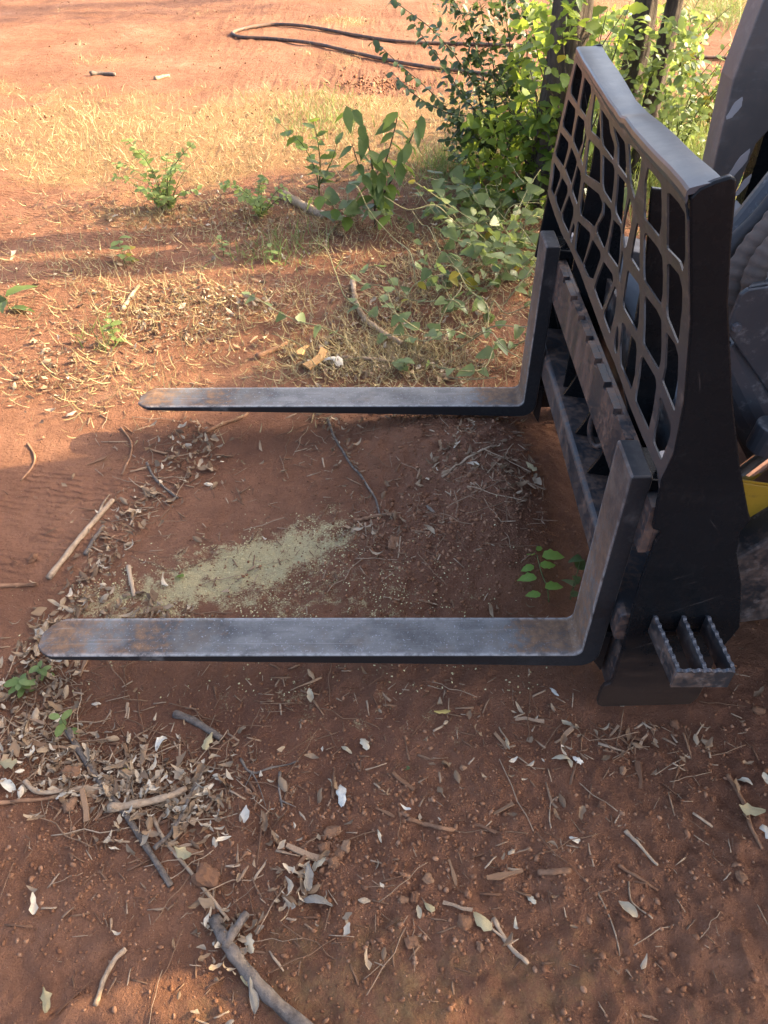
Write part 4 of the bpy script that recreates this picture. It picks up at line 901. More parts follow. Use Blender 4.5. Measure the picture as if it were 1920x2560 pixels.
# smilax tangle
def tangle(name, label, bpx, area, n, seed, nl, size=.075):
    st = random.getstate(); random.seed(seed); b = base_of(*bpx); root = empty(name, b, label, 'vine', 'vines in the litter by the guard'); c = 0
    for k in range(n):
        x, y = random.uniform(area[0], area[1]), random.uniform(area[2], area[3]); g0 = ground_at(x, y); pts = [g0]
        d = Vector((random.uniform(-1, 1), random.uniform(-1, .6), 0)).normalized()
        for j in range(5):
            q = pts[-1] + d * random.uniform(.06, .13) + Vector((0, 0, random.uniform(-.04, .10))); q.z = max(q.z, hz(q.x, q.y) + .015); pts.append(q); d = (d + rv(.8)); d.z = 0; d.normalize()
        p = smooth_path(pts, 4); stems(root, [p], .0028, .0014, MT['vine']); c += leaves_along(root, p, 'brier', size, .075, start=.1, droop=.2, alt=('yleaf', .06), limit=max(0, nl - c))
    if nl > 100: foliage(root, [tuple(ground_at(random.gauss(1210, 75), random.gauss(600, 75)) + Vector((0, 0, random.uniform(.02, .14)))) for _ in range(260)], 'brier', .05)
    random.setstate(st)
tangle('vine', 'pale green vine tangle with heart-shaped leaves left of the upper guard', (1180, 700), (1040, 1330, 540, 730), 30, 31, 120, .058)
tangle('vine', 'trailing vine with heart-shaped leaves nearer the far fork', (1190, 860), (1060, 1270, 740, 900), 13, 33, 60, .055)
tangle('vine', 'leafy vine clump reaching up against the guard edge', (1320, 600), (1260, 1350, 500, 640), 14, 35, 70, .085)
tangle('vine', 'sparse vine runner crossing the bark litter', (960, 820), (880, 1010, 790, 880), 5, 37, 22, .05)
# small weeds
def sprig(name, bpx, label, leaves, size, kind='weedleaf', hgt=.12, seed=1, tilt=(0, 0)):
    st = random.getstate(); random.seed(seed); b = base_of(*bpx); root = empty(name, b, label, 'weed')
    p = smooth_path([b - Vector((0, 0, .01)), b + Vector((tilt[0] * .4, tilt[1] * .4, hgt * .5)), b + Vector((tilt[0], tilt[1], hgt))], 5); stems(root, [p], .0022, .001, MT['stem'])
    for k in range(leaves):
        t = .25 + .75 * k / max(1, leaves - 1); q = p[min(len(p) - 1, int(t * (len(p) - 1)))]; a = k * 2.4 + random.uniform(-.3, .3)
        put_leaf(root, random.choice(LF[kind]), q, (math.cos(a), math.sin(a) * .9, .15), Vector((0, 0, 1)) + rv(.3), size * random.uniform(.8, 1.2))
    random.setstate(st); return root
b = base_of(1372, 1505); root = empty('weed', b, 'bright green weed with toothed leaves beside the near shank', 'weed')
P0 = [Vector(b), atY(1362, 1460, b.y + .0), atY(1350, 1410, b.y), atY(1342, 1375, b.y)]
pp = smooth_path([b, b + Vector((-.005, .02, .03)), b + Vector((-.016, .06, .045)), b + Vector((-.022, .11, .06))], 5); stems(root, [pp], .002, .001, MT['stem'])
for px, py, dx, dy, s in ((1355, 1392, 1, .1, .062), (1345, 1378, .2, 1, .036), (1338, 1385, -1, .35, .040), (1350, 1415, .9, .25, .046), (1335, 1415, -.8, -.3, .036), (1342, 1445, -1, -.05, .05), (1362, 1470, 1, .2, .05), (1352, 1485, -.75, -.1, .04), (1330, 1372, -.8, .5, .03)):
    q = atZ(px, py, b.z + .05); put_leaf(root, random.choice(LF['weedleaf']), q, (dx, dy, .05), Vector((0, -.1, 1)) + rv(.15), s)
sprig('weed', (1425, 1500), 'wilted thin weed against the back of the near shank', 5, .035, 'brier', .10, 4, (.02, .05))
sprig('weed', (312, 660), 'small pale weed with one yellow leaf in the long shadow', 9, .05, 'locust', .12, 6)
sprig('weed', (330, 655), 'yellow-leaved sprig beside the pale weed', 4, .045, 'yleaf', .06, 7)
sprig('weed', (25, 775), 'dark broad leaf weed at the edge of the yard', 4, .12, 'sapl', .06, 8)
sprig('weed', (60, 1725), 'low clover-like weed in the litter off the near fork tip', 14, .030, 'locust', .04, 9)
sprig('weed', (110, 1690), 'tiny green weed sprouting beside the near fork tip', 8, .026, 'locust', .04, 10)
sprig('weed', (170, 1830), 'thin green sprout at the top of the long dark twig', 5, .028, 'locust', .06, 11)
sprig('weed', (290, 860), 'loose pale weed on the sunlit soil beyond the far fork tip', 12, .04, 'locust', .12, 12)
sprig('weed', (1010, 935), 'small vine sprig against the far fork', 6, .045, 'brier', .06, 13)
sprig('weed', (560, 640), 'thin weed in the shaded soil by the straw', 8, .035, 'locust', .10, 14)
sprig('weed', (680, 660), 'tiny weed among the twigs in the shade', 7, .035, 'locust', .08, 15)

# ------------------------------------------------------------------ poly pipe
pts = [(1990, 345), (1840, 292), (1720, 278), (1560, 250), (1400, 222), (1250, 196), (1160, 184), (1060, 172), (960, 154), (880, 136), (800, 117), (720, 106), (650, 100), (605, 97), (583, 91), (590, 83), (630, 74), (690, 66), (760, 70), (830, 82), (900, 95), (1000, 109), (1130, 114), (1300, 122), (1500, 133), (1700, 147), (1860, 152), (2000, 160)]
path = []
for px, py in pts:
    g = ground_at(px, py); g.z += .017; path.append(g)
m = MB(); m.tube(smooth_path(path, 6), .015, 10); o = m.build('poly_pipe', MT['pipe'], smooth=True); tag(o, 'long black poly pipe doubled back in a loop across the red soil', 'pipe')

# ------------------------------------------------------------------ sticks, stones and leaves one can point at
def stick(name, label, cat, pts, wpx, mat, taper=.6, lift=.6, twigs=(), k=1.1573, n=7, seed=0):
    r_ = random.Random(seed); path = []
    for px, py in pts: path.append(ground_at(px * k, py * k))
    d = (path[0] - Vector((0, 0, CAM_H))).length; rad = .5 * wpx * k / FPX * d
    sp_ = smooth_path(path, 6); mm = len(sp_)
    for q in sp_: q.z = max(q.z, hz(q.x, q.y) + rad * lift); pass
    rr = [rad * (1 - (1 - taper) * i / (mm - 1)) * (1 + .10 * math.sin(i * 1.3 + seed) + r_.uniform(-.05, .05)) for i in range(mm)]
    m = MB(); m.tube(sp_, rr, n)
    o = empty(name, path[0], label, cat) if twigs else None
    ob = m.build('shaft' if twigs else name, MT[mat], o, smooth=False)
    for p_ in ob.data.polygons: p_.use_smooth = True
    if twigs:
        for tp in twigs:
            tw = [ground_at(px * k, py * k) + Vector((0, 0, rad * .9)) for px, py in tp]; m = MB(); tw = smooth_path(tw, 4)
            m.tube(tw, [rad * .55 * (1 - .6 * i / (len(tw) - 1)) for i in range(len(tw))], 6); m.build('twig', MT[mat], o, smooth=True)
        return o
    return tag(ob, label, cat)
SG, SPA, SB = 'stick_grey', 'stick_pale', 'stick_brown'
stick('branch', 'thick grey branch running off the bottom of the yard', 'branch', [(466, 1990), (485, 2030), (515, 2075), (555, 2125), (610, 2180), (700, 2250), (740, 2280)], 25, SG, .95, twigs=[[(470, 2010), (462, 1996), (466, 1985)]])
stick('stick', 'dark stub crossing the top of the thick grey branch', 'stick', [(490, 2055), (505, 2020), (535, 1978)], 19, SG, .8, 1.4)
stick('stick', 'long dark grey twig running down through the leaf pile', 'stick', [(148, 1578), (170, 1620), (200, 1665), (235, 1715), (275, 1765), (310, 1820), (370, 1915)], 13, SG, .8)
stick('stick', 'long thin pale stalk from the leaf pile to the grey branch', 'stick', [(330, 1765), (355, 1815), (400, 1870), (440, 1920), (495, 1990)], 8, SPA, .8)
stick('stick', 'stout pale barkless stick lying across the leaf pile', 'stick', [(238, 1752), (300, 1742), (360, 1728), (405, 1708)], 17, SPA, .7, 1.3)
stick('stick', 'forked grey twig standing out above the leaf pile', 'stick', [(335, 1838), (375, 1800), (400, 1755), (425, 1700), (445, 1660)], 9, SG, .7, 2.0, twigs=[[(390, 1780), (420, 1755), (440, 1745)]])
stick('stick', 'brown crooked stick lying level on the left of the leaf pile', 'stick', [(55, 1690), (80, 1712), (130, 1712), (200, 1705), (290, 1712)], 10, SPA, .6, 1.2)
stick('stick', 'thin brown stick just below the crooked level stick', 'stick', [(-10, 1735), (60, 1730), (130, 1722), (160, 1715)], 8, SB, .6)
stick('stick', 'grey weathered stub on bare soil above the leaf pile', 'stick', [(378, 1545), (420, 1560), (480, 1598)], 16, SG, .8)
stick('stick', 'long pale stick slanting across the tyre track', 'stick', [(106, 1252), (150, 1195), (190, 1145), (225, 1105), (245, 1083)], 12, SPA, .9, twigs=[[(215, 1115), (225, 1090), (238, 1072)]])
stick('stick', 'short dark stick beside the long pale one by the tyre track', 'stick', [(185, 1200), (205, 1165), (225, 1138)], 9, SG, .8)
stick('stick', 'short pale peg of wood at the end of the sawdust', 'stick', [(278, 1225), (284, 1258), (291, 1290)], 10, SPA, .8)
stick('stick', 'thin grey twig in the litter heap above the tyre track', 'stick', [(318, 1002), (335, 1035), (368, 1065), (385, 1078)], 6, SG, .7)
stick('stick', 'crooked brown stick on the soil beyond the step', 'stick', [(1570, 1675), (1590, 1705), (1612, 1750), (1622, 1790), (1645, 1835)], 9, SB, .6)
stick('stick', 'brown hooked twig beside the small white leaf', 'stick', [(880, 1770), (920, 1782), (955, 1790), (980, 1793), (985, 1782)], 9, SB, .9)
stick('stick', 'short straight round stub on open soil', 'stick', [(1163, 1887), (1195, 1885), (1230, 1882)], 12, SB, .95)
stick('stick', 'flat bent wood strip near the bottom of the yard', 'stick', [(207, 2172), (222, 2125), (245, 2080), (272, 2050)], 9, SPA, 1.1)
stick('stick', 'long curved pale stick lying under the vines', 'stick', [(762, 615), (768, 650), (785, 690), (820, 720), (868, 748)], 11, SPA, .8, 1.2)
stick('log', 'half buried brown log at the foot of the sapling', 'log', [(612, 428), (640, 442), (675, 462), (705, 475)], 20, SPA, .7)
stick('stick', 'long thin leafless twig on the mound between the forks', 'stick', [(708, 905), (725, 950), (755, 1000), (790, 1045), (812, 1080), (822, 1118)], 6, SG, .6)
stick('stick', 'brown stub at the end of the sawdust nearest the machine', 'stick', [(765, 1128), (790, 1122), (825, 1116)], 10, SB, .8)
stick('stick', 'brown stick entering at the left above the near fork', 'stick', [(-10, 1268), (40, 1266), (82, 1264)], 9, SB, .8)
stick('stick', 'pale straight twig on the mound by the far fork heel', 'stick', [(955, 1030), (1000, 1000), (1045, 975), (1075, 963)], 6, SPA, .7)
stick('stick', 'brown stick lying between the far fork and its shadow', 'stick', [(442, 938), (480, 918), (520, 905), (535, 895)], 8, SB, .7)
stick('stick', 'curved twig standing on the sunlit soil beside the fork shadow', 'stick', [(262, 925), (283, 955), (282, 985), (268, 1015)], 5, SB, .6)
stick('stick', 'thin bent root on the sunlit soil at the far left', 'stick', [(60, 960), (75, 985), (70, 1010), (45, 1040)], 5, SB, .6)
stick('stick', 'pale fallen stick beyond the tyre track with leaves round it', 'stick', [(265, 672), (285, 640), (300, 620)], 9, SPA, .7)
stick('stick', 'reddish stick in the litter beyond the far fork', 'stick', [(555, 775), (590, 760), (620, 745)], 13, SB, .7)
stick('stick', 'thick pale branch piece in the bark litter by the vines', 'stick', [(735, 778), (790, 780), (840, 786), (870, 795)], 10, SPA, .6, 1.2)
stick('stick', 'dark dead stick on the far red soil', 'stick', [(196, 163), (220, 162), (250, 164)], 8, SG, .7)
stick('stick', 'second dead stick farther right on the straw edge', 'stick', [(335, 172), (352, 168), (366, 166)], 7, SPA, .7)
stick('stick', 'thin forked twig below the grey stub', 'stick', [(520, 1640), (545, 1670), (610, 1655), (645, 1645)], 6, SG, .5, twigs=[[(545, 1670), (530, 1700)], [(545, 1670), (560, 1700), (575, 1745)]])
stick('stick', 'small upright-looking forked twig on open soil', 'stick', [(605, 1668), (603, 1700), (610, 1745)], 6, SG, .6, twigs=[[(603, 1690), (630, 1712)], [(606, 1730), (640, 1745)]])
stick('stick', 'angled broken twig at the bottom with two pale stubs', 'stick', [(1065, 1985), (1090, 2030), (1120, 2065), (1140, 2082)], 10, SPA, .8, twigs=[[(1090, 2030), (1060, 2005), (1062, 1990)], [(1100, 2040), (1120, 2030)]])
stick('stick', 'broken brown stick near the bottom of the open soil', 'stick', [(1350, 1795), (1375, 1820), (1420, 1870)], 9, SPA, .5)
stick('stick', 'slim bark stick under the bent white stalk', 'stick', [(1335, 1870), (1375, 1895), (1420, 1925)], 8, SB, .6)
stick('stalk', 'bent white straw stalk above the pale leaf', 'stalk', [(1358, 1905), (1362, 1945), (1410, 1985)], 4, SPA, .8)
stick('stalk', 'long thin straw stalk standing out on the bare soil', 'stalk', [(1292, 1930), (1312, 1970), (1330, 2020), (1338, 2065)], 3.5, SPA, .8)
stick('stalk', 'curled straw stalk on the bare soil', 'stalk', [(1205, 1722), (1190, 1735), (1187, 1770), (1190, 1790)], 3.5, SPA, .8)

def dry_mesh(name, seed, mat, n=6):
    r = random.Random(seed); V = []; F = []; cu = r.choice((-1, 1)) * r.uniform(1.2, 4.6); tw = r.uniform(-1.5, 1.5); bend = r.uniform(-1.1, 1.1); w0 = r.uniform(.13, .30)
    for i in range(n + 1):
        t = i / n; w = w0 * (math.sin(math.pi * (t * .96 + .02) ** .8)) ** .7 * r.uniform(.6, 1.2)
        for j in range(5):
            u = (j - 2) / 2 * w * r.uniform(.72, 1.2) + .04 * math.sin(t * 5 + seed); a = tw * (t - .5)
            rad = 1 / cu if abs(cu) > .2 else 99
            x = rad * math.sin(u / rad) if rad < 90 else u; z = rad * (1 - math.cos(u / rad)) if rad < 90 else 0
            x, z = x * math.cos(a) - z * math.sin(a), x * math.sin(a) + z * math.cos(a)
            V.append((x, t - .5, z + bend * (t - .5) ** 2 + r.uniform(-.045, .045)))
    for i in range(n):
        for j in range(4): k = i * 5 + j; F.append((k, k + 1, k + 6, k + 5))
    return mesh_from(name, V, F, mat, True)
MT['yellowone'] = mat_tint('yellow_leaf', [(0, (.52, .38, .12)), (1, (.60, .45, .16))], .7, attr=False, nscale=30, trans=.12)
YEL1 = dry_mesh('yellow_leaf', 26, MT['yellowone'])
DRY = [dry_mesh('dry_leaf', s, MT['dryobj']) for s in range(8)]
YEL = [dry_mesh('yellow_leaf', s + 20, MT['yellowleaf']) for s in range(3)]
GRY = [dry_mesh('grey_leaf', s + 30, MT['greyleaf']) for s in range(3)]
def lay(me, name, px, py, size_px, label, cat, group=None, ang=None, k=1.1573, tilt=.35, up=.25):
    g = ground_at(px * k, py * k); d = (g - Vector((0, 0, CAM_H))).length; s = size_px * k / FPX * d
    o = link(name, me); a = random.uniform(0, 6.283) if ang is None else ang
    o.rotation_euler = (random.uniform(-tilt, tilt), random.uniform(-tilt, tilt), a); o.scale = (s, s, s); o.location = g + Vector((0, 0, s * up + .002))
    return tag(o, label, cat, group)
for px, py, s, lab, M_, a in [
    (955, 1543, 34, 'yellow oval leaf on open soil just below the near fork', YEL1, 1.5), (1040, 1992, 46, 'large tan dry leaf with pointed tip near the bottom', YEL[1], .7), (1355, 1967, 40, 'white curled leaf below the bent straw stalk', DRY[0], .8),
    (1216, 1641, 44, 'wide white shrivelled leaf in the middle of open soil', DRY[1], 1.5), (1248, 1646, 24, 'small pale hooked leaf touching the wide white one', DRY[2], 1.0), (1113, 2003, 28, 'round white leaf with a hole beside the bent twig', DRY[3], 0),
    (1095, 1611, 34, 'pale oval leaf left of the wide white leaf', DRY[4], .1), (670, 1511, 32, 'pale upright leaf alone below the near fork', DRY[5], .2), (735, 1718, 50, 'tall torn white leaf beside the soil clods', DRY[6], .1), (350, 1607, 38, 'white leaf under the grey stub', DRY[7], -.4),
    (451, 1606, 40, 'tan strip-like leaf right of the white leaf', YEL[2], -.2), (748, 1622, 28, 'white scrap of leaf between the forks of bare soil', DRY[1], .9), (788, 1608, 36, 'pale folded leaf just right of the white scrap', DRY[2], .3), (874, 1748, 24, 'small white leaf above the hooked twig', DRY[3], 1.2),
    (1196, 1500, 30, 'pale pointed leaf near the side plate foot', DRY[4], .6), (1618, 1757, 44, 'yellow-green leaf under the crooked brown stick', YEL[0], 1.2), (1606, 1690, 28, 'white chip of leaf above the crooked brown stick', DRY[0], 1.0), (1652, 1690, 28, 'white leaf at the very edge of the soil by the stick', DRY[5], .4),
    (1648, 1795, 36, 'white leaf at the lower end of the crooked brown stick', DRY[6], .2), (1242, 1818, 24, 'pale crumpled leaf on the soil above the round stub', DRY[7], 1.1), (1146, 1943, 24, 'small star-like white leaf on open soil', DRY[2], .6), (905, 1972, 24, 'narrow white leaf beside a small yellow one', DRY[0], .1),
    (927, 1962, 24, 'small yellow leaf beside the narrow white one', YEL[1], .9), (690, 1868, 44, 'pale rolled leaf pointing at the soil clods', DRY[1], -1.0), (1337, 1527, 36, 'pale leaf half under the side plate', DRY[3], 1.5), (1146, 1016, 30, 'curled yellow-brown leaf on the mound beside the lower bar', YEL[2], .8),
    (1225, 1570, 26, 'white folded leaf on soil above the wide white leaf', DRY[5], .9), (665, 1905, 50, 'long grey-brown dead leaf beside the rolled pale one', GRY[0], .1), (680, 1952, 70, 'large dark shrivelled leaf with curled stalk', GRY[1], 1.4), (548, 2155, 60, 'grey triangular leaf beside the thick branch', GRY[2], .2),
    (540, 2120, 36, 'tan leaf touching the thick branch', YEL[1], 1.3), (105, 2165, 40, 'yellow lobed leaf at the bottom edge', YEL[0], .3), (820, 1810, 26, 'small pale leaf among the soil clods', DRY[4], .4), (20, 1655, 44, 'large pale tan leaf at the left end of the pile', YEL[2], 1.4), (20, 1700, 40, 'grey-white leaf low in the left of the pile', DRY[7], .9),
    (400, 1850, 44, 'tan leaf catching a fleck of sun in the pile', YEL[0], 1.0), (930, 1110, 28, 'grey-green seed pod on the mound beside the sawdust', GRY[0], 1.0), (715, 785, 60, 'pale curled leaf in the bark litter', DRY[6], .9), (1230, 1650, 20, 'scrap of leaf beside the wide white leaf', DRY[0], .3), (540, 2040, 36, 'white leaf under the stub at the thick branch', DRY[2], .2)]:
    lay(M_, 'fallen_leaf', px, py, s, lab, 'leaf', None, a)
lay(leaf_mesh('green_leaf', ovate, 7, .3, .2, .02, .02, 3, MT['hack']), 'fallen_leaf', 398, 1252, 26, 'fresh green leaf on the sawdust', 'leaf', None, 1.0)
lay(leaf_mesh('green_leaf', ovate, 7, .3, .2, .02, .02, 4, MT['yleaf']), 'fallen_leaf', 268, 1682, 30, 'yellow-green leaf in the middle of the leaf pile', 'leaf', None, -.5)
lay(leaf_mesh('green_leaf', ovate, 7, .3, .2, .02, .02, 5, MT['brier']), 'fallen_leaf', 886, 1665, 22, 'dull green leaf beside a small stone', 'leaf', None, 1.2)

def rock(name, seed, mat, sub=2, jag=.05):
    bm = bmesh.new(); bmesh.ops.create_icosphere(bm, subdivisions=sub, radius=.5); r = random.Random(seed); ph = [r.uniform(0, 6) for _ in range(6)]
    sc = (r.uniform(.8, 1.15), r.uniform(.7, 1.0), r.uniform(.5, .75))
    for v in bm.verts:
        c = v.co.normalized(); k = 1 + .14 * math.sin(c.x * 4 + ph[0]) + .12 * math.sin(c.y * 5 + ph[1]) + .10 * math.sin(c.z * 6 + ph[2] + c.x * 3) + r.uniform(-jag, jag) + .07 * math.sin(c.x * 13 + ph[3]) * math.sin(c.y * 11 + ph[4]) + .05 * math.sin(c.z * 17 + ph[5] + c.y * 9)
        v.co = Vector((v.co.x * sc[0], v.co.y * sc[1], v.co.z * sc[2])) * k
    me = bpy.data.meshes.new(name); bm.to_mesh(me); bm.free(); me.materials.append(mat); return me
RK = [rock('clod', s, MT['stoneobj'], 3) for s in range(7)]
for px, py, s, lab in [(447, 1898, 62, 'large flat tan stone at the end of the leaf pile'), (158, 1668, 44, 'brown clod at the top of the leaf pile'), (152, 1742, 40, 'upright brown bark-like clod under the level stick'), (1002, 1995, 38, 'wide brown stone above the tan leaf'), (889, 2037, 32, 'blunt orange stone near the bottom'),
                       (925, 1900, 28, 'brown stone on open soil beside narrow white leaf'), (1457, 1567, 30, 'reddish stone just below the side plate'), (1635, 1537, 32, 'rounded brown stone behind the step'), (851, 1177, 42, 'orange brick-like clod on the sawdust edge'), (1000, 1660, 20, 'small stone right of the dull green leaf'),
                       (715, 1800, 46, 'largest clod of the crumbled heap by the torn white leaf'), (735, 1845, 34, 'lower clod of the crumbled heap'), (700, 1835, 30, 'left clod of the crumbled heap'), (748, 1830, 28, 'reddish clod at the right of the crumbled heap'), (720, 1865, 30, 'bottom clod of the crumbled heap'), (870, 1945, 26, 'tan pebble beside narrow white leaf'),
                       (1345, 1665, 24, 'brown pebble right of the wide white leaf'), (895, 1940, 24, 'brown pebble above narrow white leaf'), (1600, 1895, 26, 'orange pebble at the edge by the lower right stick'), (73, 1208, 28, 'pale pebble on the tyre track'), (1037, 2048, 22, 'pebble left of the bent twig'), (1300, 1740, 22, 'round pebble on the dark open soil')]:
    lay(random.choice(RK), 'stone', px, py, s * .78, lab, 'stone', None, None, tilt=.3, up=.06)

# ------------------------------------------------------------------ scatter of litter too many to count
def px_points(blobs):
    X = []
    for cx, cy, sx, sy, ang, n in blobs:
        u = rng.normal(size=(n, 2)) * .55; a = R(ang); u = u * np.array([sx, sy]); X.append(np.stack([cx + u[:, 0] * math.cos(a) - u[:, 1] * math.sin(a), cy + u[:, 0] * math.sin(a) + u[:, 1] * math.cos(a)], 1))
    X = np.concatenate(X); a = (X[:, 0] - PW / 2) / FPX; b = (X[:, 1] - PH / 2) / FPX; cp, sp_ = math.cos(PITCH), math.sin(PITCH)
    dy = cp - b * sp_; dz = -sp_ - b * cp; ok = dz < -.12; a, dy, dz = a[ok], dy[ok], dz[ok]; t = -CAM_H / dz
    return np.stack([a * t, dy * t], 1)
def on_ground(XY, lift=0.0):
    z = height(XY[:, 0], XY[:, 1]); return np.concatenate([XY, (z + lift)[:, None]], 1)
def off_machine(XY):
    x, y = XY[:, 0], XY[:, 1]; return XY[~((x > .46) & (x < .75) & (y > .98) & (y < 2.25))]
uni = lambda n, x0, x1, y0, y1: np.stack([rng.uniform(x0, x1, n), rng.uniform(y0, y1, n)], 1)
# dry leaves
LB = [(340, 1940, 270, 110, 8, 430), (60, 1800, 120, 150, 0, 170), (470, 2010, 110, 70, 20, 80), (570, 2330, 80, 80, 0, 55), (740, 2190, 60, 90, 0, 36), (110, 1640, 90, 120, 0, 130), (180, 1480, 190, 40, -48, 150), (330, 1270, 170, 60, -45, 110), (480, 1120, 120, 80, 20, 130),
      (350, 1520, 120, 60, 0, 90), (330, 870, 300, 50, -5, 110), (110, 930, 130, 90, 0, 150), (520, 740, 260, 50, -5, 420), (400, 830, 200, 40, 0, 130), (870, 905, 130, 50, 0, 330), (1080, 920, 150, 45, 0, 230), (1000, 800, 260, 110, 0, 420), (1150, 690, 200, 120, 0, 320), (480, 520, 300, 60, 0, 260), (760, 560, 240, 80, 0, 300), (900, 480, 260, 60, 0, 260), (1250, 560, 160, 70, 0, 220),
      (850, 1080, 40, 130, -25, 60), (1120, 1165, 110, 22, -38, 60), (1250, 1240, 130, 60, 20, 60), (960, 1340, 100, 60, 20, 30), (940, 2000, 900, 420, 0, 100), (1500, 1800, 350, 120, 0, 50), (200, 700, 260, 120, 0, 170), (1700, 600, 200, 150, 0, 100), (1350, 1600, 250, 60, 0, 30)]
XY = np.concatenate([px_points(LB), uni(500, -3.5, 2.5, .2, 4.8)]); XY = off_machine(XY); n = len(XY)
P = on_ground(XY, .006); sc = (rng.gamma(3.0, .0054, n) + .005).clip(.007, .040); S3 = np.stack([sc, sc, sc], 1); A = np.stack([rng.normal(0, .5, n), rng.normal(0, .5, n), rng.uniform(0, 6.283, n)], 1); P[:, 2] += sc * .15
scatter('leaf_litter', [unit(dry_mesh('u', 50 + s, None, 4)) for s in range(6)], P, S3, A, np.clip(rng.beta(1.3, 1.9, n) + np.where(XY[:, 1] < 1.02, .10, 0) * rng.random(n) * 2, 0, 1), MT['dry'], 'curled dry leaf litter lying in drifts on the soil', True)
# splinters, bark and twigs
def splinter(seed):
    r = random.Random(seed); V = []; ws = [r.uniform(.3, 1) for _ in range(4)]
    for i in range(4):
        t = i / 3 - .5; w = .10 * ws[i]; h = .05 * r.uniform(.5, 1); b_ = r.uniform(-.03, .03); V += [(-w + b_, t, 0), (w + b_, t, 0), (w * .8 + b_, t, h), (-w * .8 + b_, t, h)]
    F = [(3, 2, 1, 0), (12, 13, 14, 15)]
    for i in range(3):
        for e in range(4): F.append((4 * i + e, 4 * i + (e + 1) % 4, 4 * i + 4 + (e + 1) % 4, 4 * i + 4 + e))
    return np.array(V), F
WB = [(340, 1930, 300, 130, 8, 900), (100, 1780, 140, 190, 0, 520), (330, 1270, 190, 70, -45, 200), (420, 1120, 150, 100, 20, 200), (520, 2250, 350, 250, 0, 170), (870, 900, 170, 60, 0, 340), (1080, 910, 180, 60, 0, 320), (1000, 790, 280, 120, 0, 560), (1150, 680, 230, 130, 0, 450), (500, 760, 300, 90, 0, 400), (500, 540, 330, 70, 0, 350), (800, 560, 260, 90, 0, 400), (200, 700, 260, 150, 0, 260),
      (850, 1090, 170, 140, 0, 240), (1250, 1230, 160, 140, 0, 420), (1150, 1050, 200, 90, 0, 220), (1000, 1350, 240, 110, 0, 260), (600, 1350, 200, 100, 0, 90), (960, 2050, 950, 430, 0, 380), (1450, 1790, 380, 100, 0, 150), (800, 1720, 700, 70, 0, 130), (300, 950, 330, 60, 0, 150), (1700, 1850, 200, 200, 0, 120), (1200, 550, 250, 90, 0, 240)]
XY = np.concatenate([px_points(WB), uni(1800, -3.5, 2.5, .2, 4.8), uni(1500, -4.5, 4.5, 4.8, 10.8)]); XY = off_machine(XY); n = len(XY); P = on_ground(XY, .002)
ln = rng.gamma(2.0, .0100, n).clip(.006, .09); wd = rng.uniform(.35, 1.0, n) * np.minimum(ln, .035) ** .9 * .8; S3 = np.stack([wd, ln, wd], 1); A = np.stack([rng.normal(0, .16, n), rng.normal(0, .4, n), rng.uniform(0, 6.283, n)], 1)
scatter('wood_litter', [splinter(s) for s in range(6)], P, S3, A, rng.random(n) ** 1.2, MT['chipw'], 'splinters, bark bits and twig pieces strewn over the soil')
def twiglet(seed):
    r = random.Random(seed); p = [Vector((r.uniform(-.05, .05) * math.sin(3 * t), t - .5, r.uniform(0, .02))) for t in np.linspace(0, 1, 6)]; m = MB(); m.tube(smooth_path(p, 2), [.009] * 11, 4); return np.array([tuple(v) for v in m.V]), m.F
n_ = 1500; XY = np.concatenate([px_points([(a, b, c * 1.1, d * 1.1, e, max(5, int(f * .09))) for a, b, c, d, e, f in WB]), uni(260, -3.5, 2.5, .2, 5.0)]); XY = off_machine(XY); n = len(XY); P = on_ground(XY, .004)
ln = rng.uniform(.04, .17, n); S3 = np.stack([ln * .9, ln, ln], 1); A = np.stack([rng.normal(0, .08, n), rng.normal(0, .3, n), rng.uniform(0, 6.283, n)], 1)
scatter('twig_litter', [twiglet(s) for s in range(7)], P, S3, A, rng.random(n) * .9 + .1, MT['chipw'], 'thin twigs and stalks strewn over the soil')
# soil crumbs
XY = np.concatenate([uni(9000, -1.4, 1.3, .3, 2.3), px_points([(1000, 2050, 900, 450, 0, 6000), (1150, 1360, 330, 190, 0, 3200), (1050, 1020, 300, 110, 0, 1800), (830, 2110, 60, 90, 0, 160), (180, 2150, 200, 200, 0, 500), (950, 205, 110, 22, 0, 500), (1500, 1800, 400, 90, 0, 500)]), uni(1600, -3, 3, 2.3, 6), uni(2600, -4.5, 4.5, 5.5, 10.8)]); XY = off_machine(XY); n = len(XY); P = on_ground(XY, 0.0)
sc = np.where(XY[:, 1] > 5, 2.2, 1.0) * (rng.gamma(1.15, .0029, n) + .0026).clip(.002, .015); sc = sc * (.45 + .6 * rough_mask(XY[:, 0], XY[:, 1])); S3 = np.stack([sc, sc, sc], 1); A = rng.uniform(0, 6.283, (n, 3)) * np.array([.15, .15, 1]); P[:, 2] += sc * .06
scatter('soil_crumbs', [unit(rock('u', 70 + s, None, 1, .28)) for s in range(5)], P, S3, A, rng.random(n), MT['stone'], 'loose crumbs and pebbles of red soil')
